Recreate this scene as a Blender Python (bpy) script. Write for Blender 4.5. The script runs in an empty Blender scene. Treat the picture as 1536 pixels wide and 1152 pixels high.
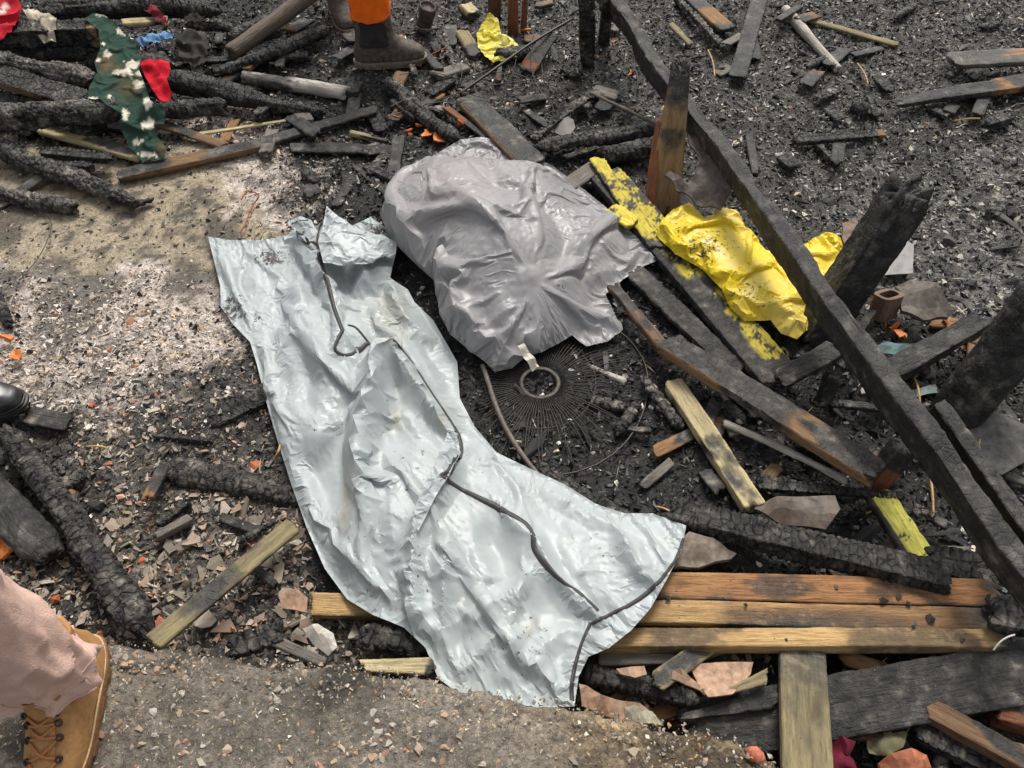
import bpy, bmesh, math, random
import numpy as np
from mathutils import Vector, Matrix
from mathutils.geometry import delaunay_2d_cdt
from mathutils.bvhtree import BVHTree

# ------------------------------------------------------------------ camera, sky, sun, exposure
SC = bpy.context.scene
COL = SC.collection
H, PITCH, F = 1.75, math.radians(52), 1153.0          # eye height, look-down angle, focal length in photo pixels (1536 wide)
cam_data = bpy.data.cameras.new('camera'); cam = bpy.data.objects.new('camera', cam_data); COL.objects.link(cam)
cam_data.sensor_width = 36; cam_data.lens = 36 * F / 1536; cam_data.clip_start = .02; cam_data.clip_end = 500
cam.location = (0, 0, H); cam.rotation_euler = (math.pi / 2 - PITCH, 0, 0)
SC.camera = cam
SUN_EL, SUN_AZ = math.radians(54), math.radians(12)    # behind cloud, beyond the heap
w = bpy.data.worlds.new('World'); SC.world = w; w.use_nodes = True
nt = w.node_tree; bg = nt.nodes['Background']
sky = nt.nodes.new('ShaderNodeTexSky'); sky.sky_type = 'NISHITA'; sky.sun_disc = False
sky.sun_elevation = SUN_EL; sky.sun_rotation = SUN_AZ; sky.dust_density = 4; sky.air_density = 1.0
hs = nt.nodes.new('ShaderNodeHueSaturation'); hs.inputs['Saturation'].default_value = .12   # overcast: grey cloud
nt.links.new(sky.outputs[0], hs.inputs['Color']); nt.links.new(hs.outputs[0], bg.inputs[0]); bg.inputs[1].default_value = .115
sd = bpy.data.lights.new('sun', 'SUN'); sd.energy = 2.0; sd.angle = math.radians(18); sd.color = (1, .95, .87)
so = bpy.data.objects.new('sun', sd); COL.objects.link(so)
sv = Vector((math.sin(SUN_AZ) * math.cos(SUN_EL), math.cos(SUN_AZ) * math.cos(SUN_EL), math.sin(SUN_EL)))
so.rotation_euler = (-sv).to_track_quat('-Z', 'Y').to_euler(); so.location = sv * 20
vs = SC.view_settings; vs.view_transform = 'Standard'; vs.look = 'None'; vs.gamma = 1; vs.exposure = 0.58
SC.cycles.use_denoising = True
SC.cycles.max_bounces = 6

# ------------------------------------------------------------------ helpers: pixels, noise
RNG = np.random.default_rng(7); random.seed(7)
cp, sp_ = math.cos(PITCH), math.sin(PITCH)
def W(px, py, z=0.0):
    a, b = (px - 768) / F, (576 - py) / F
    d = np.array([a, cp + b * sp_, -sp_ + b * cp])
    t = (z - H) / d[2]
    return np.array([d[0] * t, d[1] * t, z])
def depth(p): return p[1] * cp - (p[2] - H) * sp_
def PX(x, y, z=0.0):                                    # world -> photo pixel
    dz = z - H
    dd = np.maximum(y * cp - dz * sp_, 1e-3)
    return 768 + F * x / dd, 576 - F * (y * sp_ + dz * cp) / dd
def _h(i, j, k, s):
    n = (i.astype(np.int64) * 374761393 + j.astype(np.int64) * 668265263 + k.astype(np.int64) * 2147483647 + s * 974711) & 0xffffffff
    n = ((n ^ (n >> 13)) * 1274126177) & 0xffffffff
    n = ((n ^ (n >> 16)) * 2246822519) & 0xffffffff
    return ((n ^ (n >> 15)) & 0xffffff) / float(0xffffff)
def vn(x, y, z=0.0, s=0):
    x, y, z = np.broadcast_arrays(np.asarray(x, float), np.asarray(y, float), np.asarray(z, float))
    i, j, k = np.floor(x), np.floor(y), np.floor(z)
    fx, fy, fz = x - i, y - j, z - k
    fx, fy, fz = fx * fx * (3 - 2 * fx), fy * fy * (3 - 2 * fy), fz * fz * (3 - 2 * fz)
    r = 0
    for di in (0, 1):
        for dj in (0, 1):
            for dk in (0, 1):
                r = r + _h(i + di, j + dj, k + dk, s) * (fx if di else 1 - fx) * (fy if dj else 1 - fy) * (fz if dk else 1 - fz)
    return r
def fbm(x, y, z=0.0, s=0, o=4):
    r, a, t = 0, .5, 0
    for q in range(o):
        r = r + a * vn(x * 2 ** q, y * 2 ** q, z * 2 ** q, s + q); t += a; a *= .5
    return r / t
def worley(x, y, s=0):                                   # F1, F2 in cell units
    i, j = np.floor(x), np.floor(y)
    f1 = np.full(x.shape, 9.); f2 = np.full(x.shape, 9.)
    z = np.zeros_like(x)
    for di in (-1, 0, 1):
        for dj in (-1, 0, 1):
            a, b = i + di, j + dj
            d = np.hypot(a + .1 + .8 * _h(a, b, z, s) - x, b + .1 + .8 * _h(a, b, z, s + 5) - y)
            f2 = np.where(d < f1, f1, np.minimum(f2, d)); f1 = np.minimum(f1, d)
    return f1, f2
def sstep(a, b, x):
    t = np.clip((x - a) / (b - a), 0, 1); return t * t * (3 - 2 * t)
def in_poly(x, y, poly):
    c = np.zeros(x.shape, bool); n = len(poly)
    for k in range(n):
        x1, y1 = poly[k][:2]; x2, y2 = poly[(k + 1) % n][:2]
        if y1 == y2: continue
        c ^= ((y1 > y) != (y2 > y)) & (x < (x2 - x1) * (y - y1) / (y2 - y1) + x1)
    return c
def seg_d(x, y, p, q):
    dx, dy = q[0] - p[0], q[1] - p[1]
    t = np.clip(((x - p[0]) * dx + (y - p[1]) * dy) / (dx * dx + dy * dy + 1e-12), 0, 1)
    return np.hypot(x - p[0] - t * dx, y - p[1] - t * dy), t
def poly_d(x, y, poly, closed=True):
    d = np.full(x.shape, 1e9)
    for k in range(len(poly) if closed else len(poly) - 1):
        d = np.minimum(d, seg_d(x, y, poly[k], poly[(k + 1) % len(poly)])[0])
    return d

# ------------------------------------------------------------------ helpers: objects
def mesh_from(name, v, f, mat, smooth=True, col=None, attrs=None, matidx=None):
    me = bpy.data.meshes.new(name)
    v = np.asarray(v, np.float32)
    if isinstance(f, np.ndarray):
        n, k = f.shape
        me.vertices.add(len(v)); me.vertices.foreach_set('co', v.ravel())
        me.loops.add(n * k); me.loops.foreach_set('vertex_index', f.astype(np.int32).ravel())
        me.polygons.add(n); me.polygons.foreach_set('loop_start', (np.arange(n) * k).astype(np.int32))
        me.polygons.foreach_set('loop_total', np.full(n, k, np.int32))
        me.update(calc_edges=True)
    else:
        me.from_pydata([tuple(map(float, p)) for p in v], [], [tuple(map(int, q)) for q in f])
    me.polygons.foreach_set('use_smooth', np.full(len(me.polygons), smooth, bool))
    for m in (mat if isinstance(mat, (list, tuple)) else [mat]): me.materials.append(m)
    if matidx is not None: me.polygons.foreach_set('material_index', np.asarray(matidx, np.int32))
    if col is not None:
        a = me.color_attributes.new('Col', 'FLOAT_COLOR', 'POINT')
        a.data.foreach_set('color', np.c_[col, np.ones(len(v))].astype(np.float32).ravel())
    for k, q in (attrs or {}).items():
        a = me.attributes.new(k, 'FLOAT', 'POINT'); a.data.foreach_set('value', np.asarray(q, np.float32))
    me.update()
    return me
def add(name, me, parent=None, loc=None, mw=None):
    o = bpy.data.objects.new(name, me); COL.objects.link(o)
    if mw is not None: o.matrix_world = mw
    if loc is not None: o.location = loc
    if parent is not None: o.parent = parent
    return o
def tag(o, label, cat, group=None):
    o['label'] = label; o['category'] = cat; o['kind'] = 'thing'
    if group: o['group'] = group
    return o
def empty(name, loc, label, cat, group=None):
    o = bpy.data.objects.new(name, None); COL.objects.link(o); o.location = loc; o.empty_display_size = .1
    return tag(o, label, cat, group)
def recenter(v):
    c = np.array([v[:, 0].mean(), v[:, 1].mean(), v[:, 2].min()]); return v - c, c

# ------------------------------------------------------------------ materials
class NT:
    def __init__(s, name):
        s.m = bpy.data.materials.new(name); s.m.use_nodes = True; s.t = s.m.node_tree
        s.b = s.t.nodes['Principled BSDF']
    def n(s, kind, **kw):
        nd = s.t.nodes.new('ShaderNode' + kind)
        for k, v in kw.items():
            if k.startswith('i_'): nd.inputs[k[2:].replace('_', ' ')].default_value = v
            elif k.startswith('x'): nd.inputs[int(k[1:])].default_value = v
            else: setattr(nd, k, v)
        return nd
    def l(s, a, b): s.t.links.new(a, b)
    def coord(s, kind='Object', scale=(1, 1, 1)):
        tc = s.n('TexCoord'); mp = s.n('Mapping'); mp.inputs['Scale'].default_value = scale
        s.l(tc.outputs[kind], mp.inputs['Vector']); return mp.outputs[0]
    def noise(s, vec, scale, detail=4, rough=.6):
        nd = s.n('TexNoise', i_Scale=scale, i_Detail=detail, i_Roughness=rough); s.l(vec, nd.inputs['Vector']); return nd.outputs['Fac']
    def ramp(s, fac, stops):
        nd = s.n('ValToRGB'); cr = nd.color_ramp
        while len(cr.elements) < len(stops): cr.elements.new(.5)
        for e, (p, c) in zip(cr.elements, stops):
            e.position = p; e.color = (c if len(c) == 4 else (*c, 1)) if isinstance(c, tuple) else (c, c, c, 1)
        s.l(fac, nd.inputs[0]); return nd.outputs[0]
    def mix(s, fac, a, b, blend='MIX'):
        nd = s.n('Mix', data_type='RGBA', blend_type=blend)
        for sock, v in ((nd.inputs[0], fac), (nd.inputs[6], a), (nd.inputs[7], b)):
            if isinstance(v, (int, float)): sock.default_value = v if sock is nd.inputs[0] or sock == nd.inputs[0] else (v, v, v, 1)
            elif isinstance(v, tuple): sock.default_value = (*v, 1)
            else: s.l(v, sock)
        return nd.outputs[2]
    def math(s, op, a, b=0.):
        nd = s.n('Math', operation=op)
        for sock, v in ((nd.inputs[0], a), (nd.inputs[1], b)):
            if isinstance(v, (int, float)): sock.default_value = v
            else: s.l(v, sock)
        return nd.outputs[0]
    def bump(s, h, strength=.5, dist=.01, prev=None):
        nd = s.n('Bump', i_Strength=strength, i_Distance=dist); s.l(h, nd.inputs['Height'])
        if prev is not None: s.l(prev, nd.inputs['Normal'])
        return nd.outputs[0]
    def attr(s, name, out='Color'):
        nd = s.n('Attribute', attribute_name=name); return nd.outputs[out]
    def done(s, col=None, rough=None, normal=None, spec=.5):
        for k, v in (('Base Color', col), ('Roughness', rough), ('Normal', normal)):
            if v is None: continue
            if isinstance(v, (int, float)): s.b.inputs[k].default_value = v
            elif isinstance(v, tuple): s.b.inputs[k].default_value = (*v, 1)
            else: s.l(v, s.b.inputs[k])
        s.b.inputs['Specular IOR Level'].default_value = spec
        return s.m

def mat_timber():
    k = NT('timber')
    col = k.attr('Col'); ch = k.attr('char', 'Fac')
    g = k.coord('Object', (6, 60, 60)); g2 = k.coord('Object', (1, 1, 1))
    grain = k.noise(g, 3, 5, .65)
    fine = k.noise(g2, 160, 4, .7)
    mid = k.noise(g2, 35, 4, .6)
    cg = k.ramp(grain, [(.25, (.38, .34, .31)), (.5, (.95, .94, .93)), (.8, (1.3, 1.26, 1.2))])
    cc = k.ramp(mid, [(.3, (.5, .5, .5)), (.55, (1.05, 1.05, 1.05)), (.75, (3.2, 3.05, 2.9))])
    mul = k.mix(ch, cg, cc)
    c = k.mix(1.0, col, mul, 'MULTIPLY')
    fl = k.ramp(k.noise(g2, 210, 2, .5), [(.70, 0.), (.76, 1.)])          # ash flecks
    c = k.mix(k.math('MULTIPLY', fl, k.math('MULTIPLY', ch, .7)), c, (.32, .30, .27))
    r = k.mix(ch, .72, k.ramp(mid, [(.3, .42), (.7, .68)]))
    vo = k.n('TexVoronoi', feature='DISTANCE_TO_EDGE', i_Scale=48.); k.l(k.coord('Object', (1, .7, .7)), vo.inputs['Vector'])
    crack = k.math('MULTIPLY', k.ramp(vo.outputs['Distance'], [(0., 0.), (.12, 1.)]), k.attr('crk', 'Fac'))
    b = k.bump(crack, .9, .010)
    b = k.bump(k.noise(k.coord('Object', (9, 90, 90)), 1.6, 5, .7), .9, .007, b)
    b = k.bump(grain, .5, .003, b)
    b = k.bump(fine, .35, .003, b)
    sp = k.ramp(k.noise(g2, 120, 3, .65), [(.66, 0.), (.73, 1.)])                    # soot specks on bare wood
    c = k.mix(k.math('MULTIPLY', sp, k.math('SUBTRACT', 1., ch)), c, (.05, .04, .032))
    return k.done(c, r, b, .38)
def mat_ground():
    k = NT('burnt_ground')
    col = k.attr('Col'); v = k.coord('Object')
    n1 = k.noise(v, 90, 5, .75); n2 = k.noise(v, 330, 3, .7)
    m = k.ramp(n1, [(.3, .35), (.5, .95), (.7, 1.5)])
    c = k.mix(1., col, m, 'MULTIPLY')
    c = k.mix(k.math('MULTIPLY', k.ramp(n2, [(.66, 0.), (.74, 1.)]), .45), c, (.32, .29, .25))
    vo = k.n('TexVoronoi', i_Scale=85.); k.l(v, vo.inputs['Vector']); vd = k.n('TexVoronoi', feature='DISTANCE_TO_EDGE', i_Scale=85.); k.l(v, vd.inputs['Vector'])
    sep = k.n('SeparateColor'); k.l(vo.outputs['Color'], sep.inputs[0])
    ck = k.attr('crumb', 'Fac')
    c = k.mix(ck, c, k.mix(1., c, k.ramp(sep.outputs[0], [(0., .4), (.7, 1.0), (1., 1.7)]), 'MULTIPLY'))                    # crumbs of mixed tone
    b = k.bump(n1, .8, .012); b = k.bump(k.math('MULTIPLY', k.ramp(vd.outputs['Distance'], [(0., 0.), (.35, 1.)]), ck), .6, .006, b); b = k.bump(k.math('MULTIPLY', sep.outputs[1], ck), .4, .006, b); b = k.bump(n2, .6, .004, b)
    return k.done(c, k.ramp(n1, [(.3, .5), (.7, .9)]), b, .4)
def mat_col(name, rough=.7, nscale=120, var=.35, bump=.4, dist=.003, spec=.4):
    """vertex-coloured mineral / charcoal surface with fine relief"""
    k = NT(name); v = k.coord('Object'); n = k.noise(v, nscale, 4, .65)
    c = k.mix(1., k.attr('Col'), k.ramp(n, [(.3, 1 - var), (.5, 1.), (.7, 1 + var)]), 'MULTIPLY')
    return k.done(c, rough, k.bump(n, bump, dist), spec)
def mat_rand(name, stops, rough=.7, nscale=90, var=.4, bump=.5, dist=.003, spec=.4):
    """a colour picked per object from a range, mottled"""
    k = NT(name); oi = k.n('ObjectInfo'); v = k.coord('Object'); n = k.noise(v, nscale, 4, .65)
    c0 = k.ramp(oi.outputs['Random'], stops)
    c = k.mix(1., c0, k.ramp(n, [(.3, 1 - var), (.5, 1.), (.7, 1 + var)]), 'MULTIPLY')
    return k.done(c, rough, k.bump(n, bump, dist), spec)
def mat_plain(name, col, rough=.6, nscale=80, var=.25, bump=.3, dist=.002, spec=.4, metal=0.):
    k = NT(name); v = k.coord('Object'); n = k.noise(v, nscale, 4, .65)
    c = k.mix(1., col, k.ramp(n, [(.3, 1 - var), (.5, 1.), (.7, 1 + var)]), 'MULTIPLY')
    k.b.inputs['Metallic'].default_value = metal
    return k.done(c, rough, k.bump(n, bump, dist), spec)
def mat_plastic(name, rough=.3, spec=.5, speck=.5):
    """bag film: colour attribute, crinkle relief, soot specks where the dirt attribute says"""
    k = NT(name); v = k.coord('Object')
    n1 = k.noise(v, 13, 2, .5); n1b = k.noise(v, 34, 2, .5); n2 = k.noise(v, 140, 3, .6); n3 = k.noise(v, 70, 5, .75); n4 = k.noise(v, 9, 3, .6)
    rid = k.math('ABSOLUTE', k.math('SUBTRACT', n1, .5)); rid2 = k.math('ABSOLUTE', k.math('SUBTRACT', n1b, .5))       # creases are sharp lines
    c = k.mix(1., k.attr('Col'), k.ramp(n4, [(.3, .93), (.7, 1.05)]), 'MULTIPLY')
    d = k.math('ADD', k.math('MULTIPLY', k.attr('dirt', 'Fac'), .30), n3)
    c = k.mix(k.ramp(d, [(.735, 0.), (.765, 1.)]), c, (.05, .045, .04))
    sm = k.math('MULTIPLY', k.ramp(k.noise(v, 5, 4, .7), [(.52, 0.), (.8, 1.)]), speck)
    c = k.mix(k.math('MULTIPLY', sm, .5), c, (.32, .29, .24))
    r = k.ramp(n4, [(.3, rough - .05), (.7, rough + .12)])
    b = k.bump(rid, .05, .03); b = k.bump(rid2, .06, .012, b); b = k.bump(n2, .10, .002, b)
    return k.done(c, r, b, spec)
M = dict(
    timber=mat_timber(), ground=mat_ground(),
    chunk=mat_col('charcoal_bits', .45, 200, .4, .5, .002, .5),
    charcoal=mat_rand('charcoal', [(0., (.016, .016, .017)), (.6, (.035, .034, .034)), (.9, (.075, .072, .068)), (1., (.13, .12, .11))], .5, 120, .5, .7, .004, .55),
    shard=mat_rand('fired_clay_shard', [(0., (.17, .14, .11)), (.35, (.30, .25, .19)), (.6, (.36, .24, .17)), (.8, (.42, .38, .31)), (1., (.14, .12, .10))], .8, 70, .45, .5),
    brick=mat_rand('brick', [(0., (.42, .10, .04)), (.5, (.50, .16, .07)), (1., (.36, .17, .10))], .85, 90, .45, .6),
    plaster=mat_rand('plaster', [(0., (.50, .45, .36)), (.5, (.62, .57, .47)), (.8, (.60, .50, .28)), (1., (.66, .63, .58))], .85, 90, .25, .5),
    stone=mat_rand('ledge_stone', [(0., (.38, .29, .18)), (.3, (.27, .25, .22)), (.6, (.46, .41, .34)), (.9, (.36, .20, .12)), (1., (.12, .12, .12))], .7, 110, .35, .5),
    bagfilm=mat_plastic('silver_bag_film', .40, .42, .5), bagfilm2=mat_plastic('mauve_bag_film', .38, .42, .45),
    tarp=mat_plastic('yellow_film', .42, .4, .5),
    zip=mat_plain('zip_tape', (.045, .043, .042), .55, 300, .4, .6, .001),
    wire=mat_plain('burnt_wire', (.045, .040, .036), .5, 200, .5, .4, .001, .5, .4),
    rust=mat_plain('scorched_metal', (.055, .043, .035), .62, 40, .6, .5, .003, .35, 0.),
    clay=mat_plain('clay_tile', (.36, .23, .155), .82, 60, .4, .5),
    darkclay=mat_plain('sooty_tile', (.12, .10, .085), .7, 45, .5, .5),
    paper=mat_plain('paper_tag', (.68, .63, .52), .7, 60, .15, .2),
)

# ------------------------------------------------------------------ thin sheets: triangulated outline, relaxed as cloth
def tri_fill(poly, step, rng):
    """triangulate a 2-D polygon with evenly spread inner points"""
    poly = np.asarray(poly, float)
    bp = []
    for k in range(len(poly)):
        p, q = poly[k], poly[(k + 1) % len(poly)]
        n = max(1, int(round(np.linalg.norm(q - p) / step)))
        for t in range(n): bp.append(p + (q - p) * t / n)
    bp = np.array(bp); nb = len(bp)
    x0, y0 = poly.min(0); x1, y1 = poly.max(0)
    xs, ys = np.meshgrid(np.arange(x0, x1, step), np.arange(y0, y1, step * .866))
    xs = xs + (np.arange(ys.shape[0]) % 2)[:, None] * step * .5
    xs, ys = xs.ravel() + rng.uniform(-.22, .22, xs.size) * step, ys.ravel() + rng.uniform(-.22, .22, ys.size) * step
    ok = in_poly(xs, ys, poly) & (poly_d(xs, ys, bp) > step * .55)
    pts = np.r_[bp, np.c_[xs[ok], ys[ok]]]
    r = delaunay_2d_cdt([Vector(p) for p in pts], [], [list(range(nb))], 1, 1e-7)
    V = np.array([tuple(p) for p in r[0]]); T = np.array([f for f in r[2] if len(f) == 3], int)
    return V, T
def edges_of(T):
    e = np.sort(np.r_[T[:, [0, 1]], T[:, [1, 2]], T[:, [2, 0]]], 1)
    E, inv, cnt = np.unique(e, axis=0, return_inverse=True, return_counts=True)
    return E, inv.ravel(), cnt
def subdivide(arrs, T):
    E, inv, _ = edges_of(T); n = len(arrs[0]); k = len(T)
    m = inv + n; ab, bc, ca = m[:k], m[k:2 * k], m[2 * k:]
    out = [np.concatenate([a, (a[E[:, 0]] + a[E[:, 1]]) / 2]) for a in arrs]
    a, b, c = T.T
    return out, np.concatenate([np.c_[a, ab, ca], np.c_[ab, b, bc], np.c_[ca, bc, c], np.c_[ab, bc, ca]])
def colour_edges(E, n):
    """split edges into groups that share no vertex"""
    left = np.arange(len(E)); groups = []
    rng = np.random.default_rng(1)
    while len(left) and len(groups) < 40:
        pr = rng.permutation(len(left)).astype(float)
        best = np.full(n, 1e18)
        np.minimum.at(best, E[left, 0], pr); np.minimum.at(best, E[left, 1], pr)
        ok = (best[E[left, 0]] == pr) & (best[E[left, 1]] == pr)
        groups.append(left[ok]); left = left[~ok]
    if len(left): groups.append(left)
    return groups
def relax(X, P0, T, extra, support, its, g, bend, pin, pink=.6, thick=.004, across=None):
    E, inv, cnt = edges_of(T); n = len(X)
    ex = extra(P0) if callable(extra) else np.full(n, extra)
    def rest(A):                                          # slack mostly across the given direction, so folds run along it
        d = P0[A[:, 0]] - P0[A[:, 1]]; q = np.linalg.norm(d, axis=1) + 1e-9
        ac = across(P0[A].mean(1)) if callable(across) else across
        k_ = 1. if across is None else .12 + 1.25 * ((d[:, 0] * ac[..., 0] + d[:, 1] * ac[..., 1]) / q) ** 2
        return q * (1 + (ex[A[:, 0]] + ex[A[:, 1]]) / 2 * k_)
    L = rest(E)
    k = len(T)                                            # pairs of vertices opposite a shared edge
    opp = np.r_[T[:, 2], T[:, 0], T[:, 1]]
    o = np.argsort(inv, kind='stable'); st = np.searchsorted(inv[o], np.nonzero(cnt == 2)[0])
    B = np.c_[opp[o[st]], opp[o[st + 1]]]
    LB = rest(B)
    ge = [(E[q, 0], E[q, 1], L[q]) for q in colour_edges(E, n)]
    gb = [(B[q, 0], B[q, 1], LB[q]) for q in colour_edges(B, n)]
    XP = X.copy()
    tgt = X[pin].copy()
    for it in range(its):
        V = (X - XP) * .9; XP = X.copy()
        X = X + np.clip(V, -.01, .01); X[:, 2] -= g
        for a, b, l in ge:
            d = X[b] - X[a]; q = np.sqrt((d * d).sum(1)) + 1e-9
            c = ((q - l) / q * .5)[:, None] * d
            X[a] += c; X[b] -= c
        for a, b, l in gb:
            d = X[b] - X[a]; q = np.sqrt((d * d).sum(1)) + 1e-9
            c = (np.minimum(q - l, 0) / q * .5 * bend)[:, None] * d
            X[a] += c; X[b] -= c
        X[pin, :2] += (tgt[:, :2] - X[pin, :2]) * pink
        X[pin, 2] += (P0[pin, 2] + .006 - X[pin, 2]) * .15
        s = support(X[:, 0], X[:, 1]) + thick
        hit = X[:, 2] < s
        X[hit, 2] = s[hit]
        XP[hit, :2] = XP[hit, :2] * .3 + X[hit, :2] * .7
    return X
def outline_w(px):
    return np.array([W(*p) if len(p) == 3 else W(p[0], p[1], .01) for p in px])
def cloth(px, step, levels, extra, support0, ridges=None, noise=.02, its=(160, 90, 60), g=.0006, bend=(.3, .3, .3, .3), seed=0, pink=.6, across=None, edge=0., floor=.015, seedf=None):
    """outline in photo pixels (with heights) -> relaxed sheet. levels: how often the coarse sheet is refined"""
    rng = np.random.default_rng(seed); support = support0
    out = outline_w(px)
    P, T = tri_fill(out[:, :2], step, rng)
    if edge:                                              # sample the support once on a grid, brought down to the floor at the outline
        lo, hi = out[:, :2].min(0) - .05, out[:, :2].max(0) + .05; gs = .006
        ax, ay = np.arange(lo[0], hi[0], gs), np.arange(lo[1], hi[1], gs); AX, AY = np.meshgrid(ax, ay)
        q = np.clip(poly_d(AX, AY, out[:, :2]) / edge, 0, 1) * in_poly(AX, AY, out[:, :2])
        fl = floor(AX, AY) if callable(floor) else floor
        G = fl + (support0(AX, AY) - fl) * np.sqrt(q * (2 - q))
        def support(x, y):
            i = np.clip((x - lo[0]) / gs, 0, len(ax) - 1.01); j = np.clip((y - lo[1]) / gs, 0, len(ay) - 1.01)
            a, b = i.astype(int), j.astype(int); i, j = i - a, j - b
            return (G[b, a] * (1 - i) + G[b, a + 1] * i) * (1 - j) + (G[b + 1, a] * (1 - i) + G[b + 1, a + 1] * i) * j
    z0 = np.maximum(support(P[:, 0], P[:, 1]), 0) + .005
    P = np.c_[P, z0]                                      # rest shape: the supported surface, plus slack
    X = np.c_[P[:, :2], (z0 if ridges is None else np.maximum(z0, ridges(P[:, 0], P[:, 1]))) + noise * (seedf(P) if seedf else fbm(P[:, 0] * 9, P[:, 1] * 9, 0, seed, 3) - .2)]
    on = poly_d(P[:, 0], P[:, 1], out[:, :2]) < step * .2
    for lv in range(levels + 1):
        if lv:
            (P, X), T = subdivide([P, X], T)
            X = X + np.c_[np.zeros((len(X), 2)), (rng.random(len(X)) - .5) * .002]
            on = poly_d(P[:, 0], P[:, 1], out[:, :2]) < step * .02
        pin = np.nonzero(on)[0]
        X[pin, :2] = P[pin, :2]
        X = relax(X, P, T, extra, support, its[lv], g / 2 ** lv, bend[lv], pin, pink, .004, across)
    return X, T, P
def facets(X, size, stretch, ang, amp, seed):
    """crumple: a random net of flat facets with sharp edges, long along the given direction"""
    r = np.random.default_rng(seed); ca, sa = math.cos(ang), math.sin(ang)
    u, v = (X[:, 0] * ca + X[:, 1] * sa) / stretch, -X[:, 0] * sa + X[:, 1] * ca
    gu, gv = np.meshgrid(np.arange(u.min() - 3 * size, u.max() + 3 * size, size), np.arange(v.min() - 3 * size, v.max() + 3 * size, size))
    p = np.c_[gu.ravel(), gv.ravel()] + r.uniform(-.45, .45, (gu.size, 2)) * size
    d = delaunay_2d_cdt([Vector(q) for q in p], [], [], 0, 1e-7)
    h = r.normal(size=len(d[0])) * amp
    t = BVHTree.FromPolygons([(q[0], q[1], float(z)) for q, z in zip(d[0], h)], [tuple(f) for f in d[2]])
    Z = np.array([(t.ray_cast(Vector((a, b, 5.)), Vector((0, 0, -1)))[0] or Vector((0, 0, 0))).z for a, b in zip(u.tolist(), v.tolist())])
    return Z
def creases(X, px_folds, n, seed, dirs=None, centre=None, amp=(.006, .018), wid=(.018, .045), ln=(.06, .22), keep=None):
    """sharp tent-shaped folds pressed into a sheet: those traced from the photo, plus n scattered ones"""
    r = np.random.default_rng(seed); Z = np.zeros(len(X)); x, y = X[:, 0], X[:, 1]
    wob = (fbm(x * 8, y * 8, 0, seed + 50, 2) - .5) * .010
    F_ = []
    for pts, a, w_ in px_folds:
        q = [W(px, py, z) for px, py, z in pts]
        for i in range(len(q) - 1): F_.append((q[i][:2], q[i + 1][:2], a, w_, i == 0, i == len(q) - 2))
    for _ in range(n):
        c = X[int(r.integers(len(X))), :2]
        if centre is not None and r.random() < .65: d = c - centre; d = d / (np.linalg.norm(d) + 1e-6); t = math.atan2(d[1], d[0]) + r.normal() * .25
        elif dirs is not None: t = dirs + r.normal() * .55
        else: t = r.uniform(0, math.pi)
        l = r.uniform(*ln); u = np.array([math.cos(t), math.sin(t)]) * l / 2; F_.append((c - u, c + u, r.uniform(*amp) * r.choice([1, 1, -.8]), r.uniform(*wid), True, True))
    for p, q, a, w_, e0, e1 in F_:
        d = q - p; L = np.linalg.norm(d) + 1e-9; d = d / L
        s_ = (x - p[0]) * d[0] + (y - p[1]) * d[1]; h_ = (x - p[0]) * -d[1] + (y - p[1]) * d[0] + wob
        win = np.clip(s_ / (.35 * L), 0, 1) if e0 else sstep(-.015, .005, s_)
        win = win * (np.clip((L - s_) / (.35 * L), 0, 1) if e1 else sstep(-.015, .005, L - s_))
        ww_ = w_ * (.45 + .55 * win)
        Z += a * win * np.clip(1 - np.abs(h_) / ww_, 0, 1)
    if keep is not None: Z *= keep
    return np.c_[x, y, X[:, 2] + Z]
def sheet_obj(name, X, T, mat, col, parent=None, dirt=None, origin=None, sharp=19):
    V, c = recenter(X)
    if origin is not None: V, c = X - origin, np.array(origin)
    cc = np.tile(np.array(col, float), (len(X), 1)) if np.ndim(col) == 1 else col
    me = mesh_from(name, V, T, mat, True, cc, {'dirt': np.zeros(len(X)) if dirt is None else dirt})
    if sharp: me.set_sharp_from_angle(angle=math.radians(sharp))
    return add(name, me, parent, Vector(c))
def blob(X, spots):
    """soft spots given as photo pixels with radius and height of the surface there"""
    px, py = PX(X[:, 0], X[:, 1], X[:, 2]); r = np.zeros(len(X))
    for x, y, rx, ry, a in spots: r = np.maximum(r, a * np.exp(-((px - x) / rx) ** 2 - ((py - y) / ry) ** 2))
    return r
def bumps(caps, base):
    """height field: capsules (x, y, height, radius) joined in chains, and tent ridges"""
    def f(x, y):
        z = base(x, y) if callable(base) else np.full(np.shape(x), base)
        for kind, pts in caps:
            for p, q in zip(pts[:-1], pts[1:]):
                d, t = seg_d(x, y, p, q); h = p[2] + (q[2] - p[2]) * t; r = p[3] + (q[3] - p[3]) * t
                u = np.clip(1 - d / r, 0, 1)
                z = np.maximum(z, h * (np.sqrt(np.clip(1 - (d / r) ** 2, 0, 1)) if kind == 'dome' else u ** 1.0))
        return z
    return f
def chain(px, zr):
    out = []
    for (x, y), (z, r) in zip(px, zr):
        p = W(x, y, z * .9); out.append((p[0], p[1], z, r))
    return out
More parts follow.
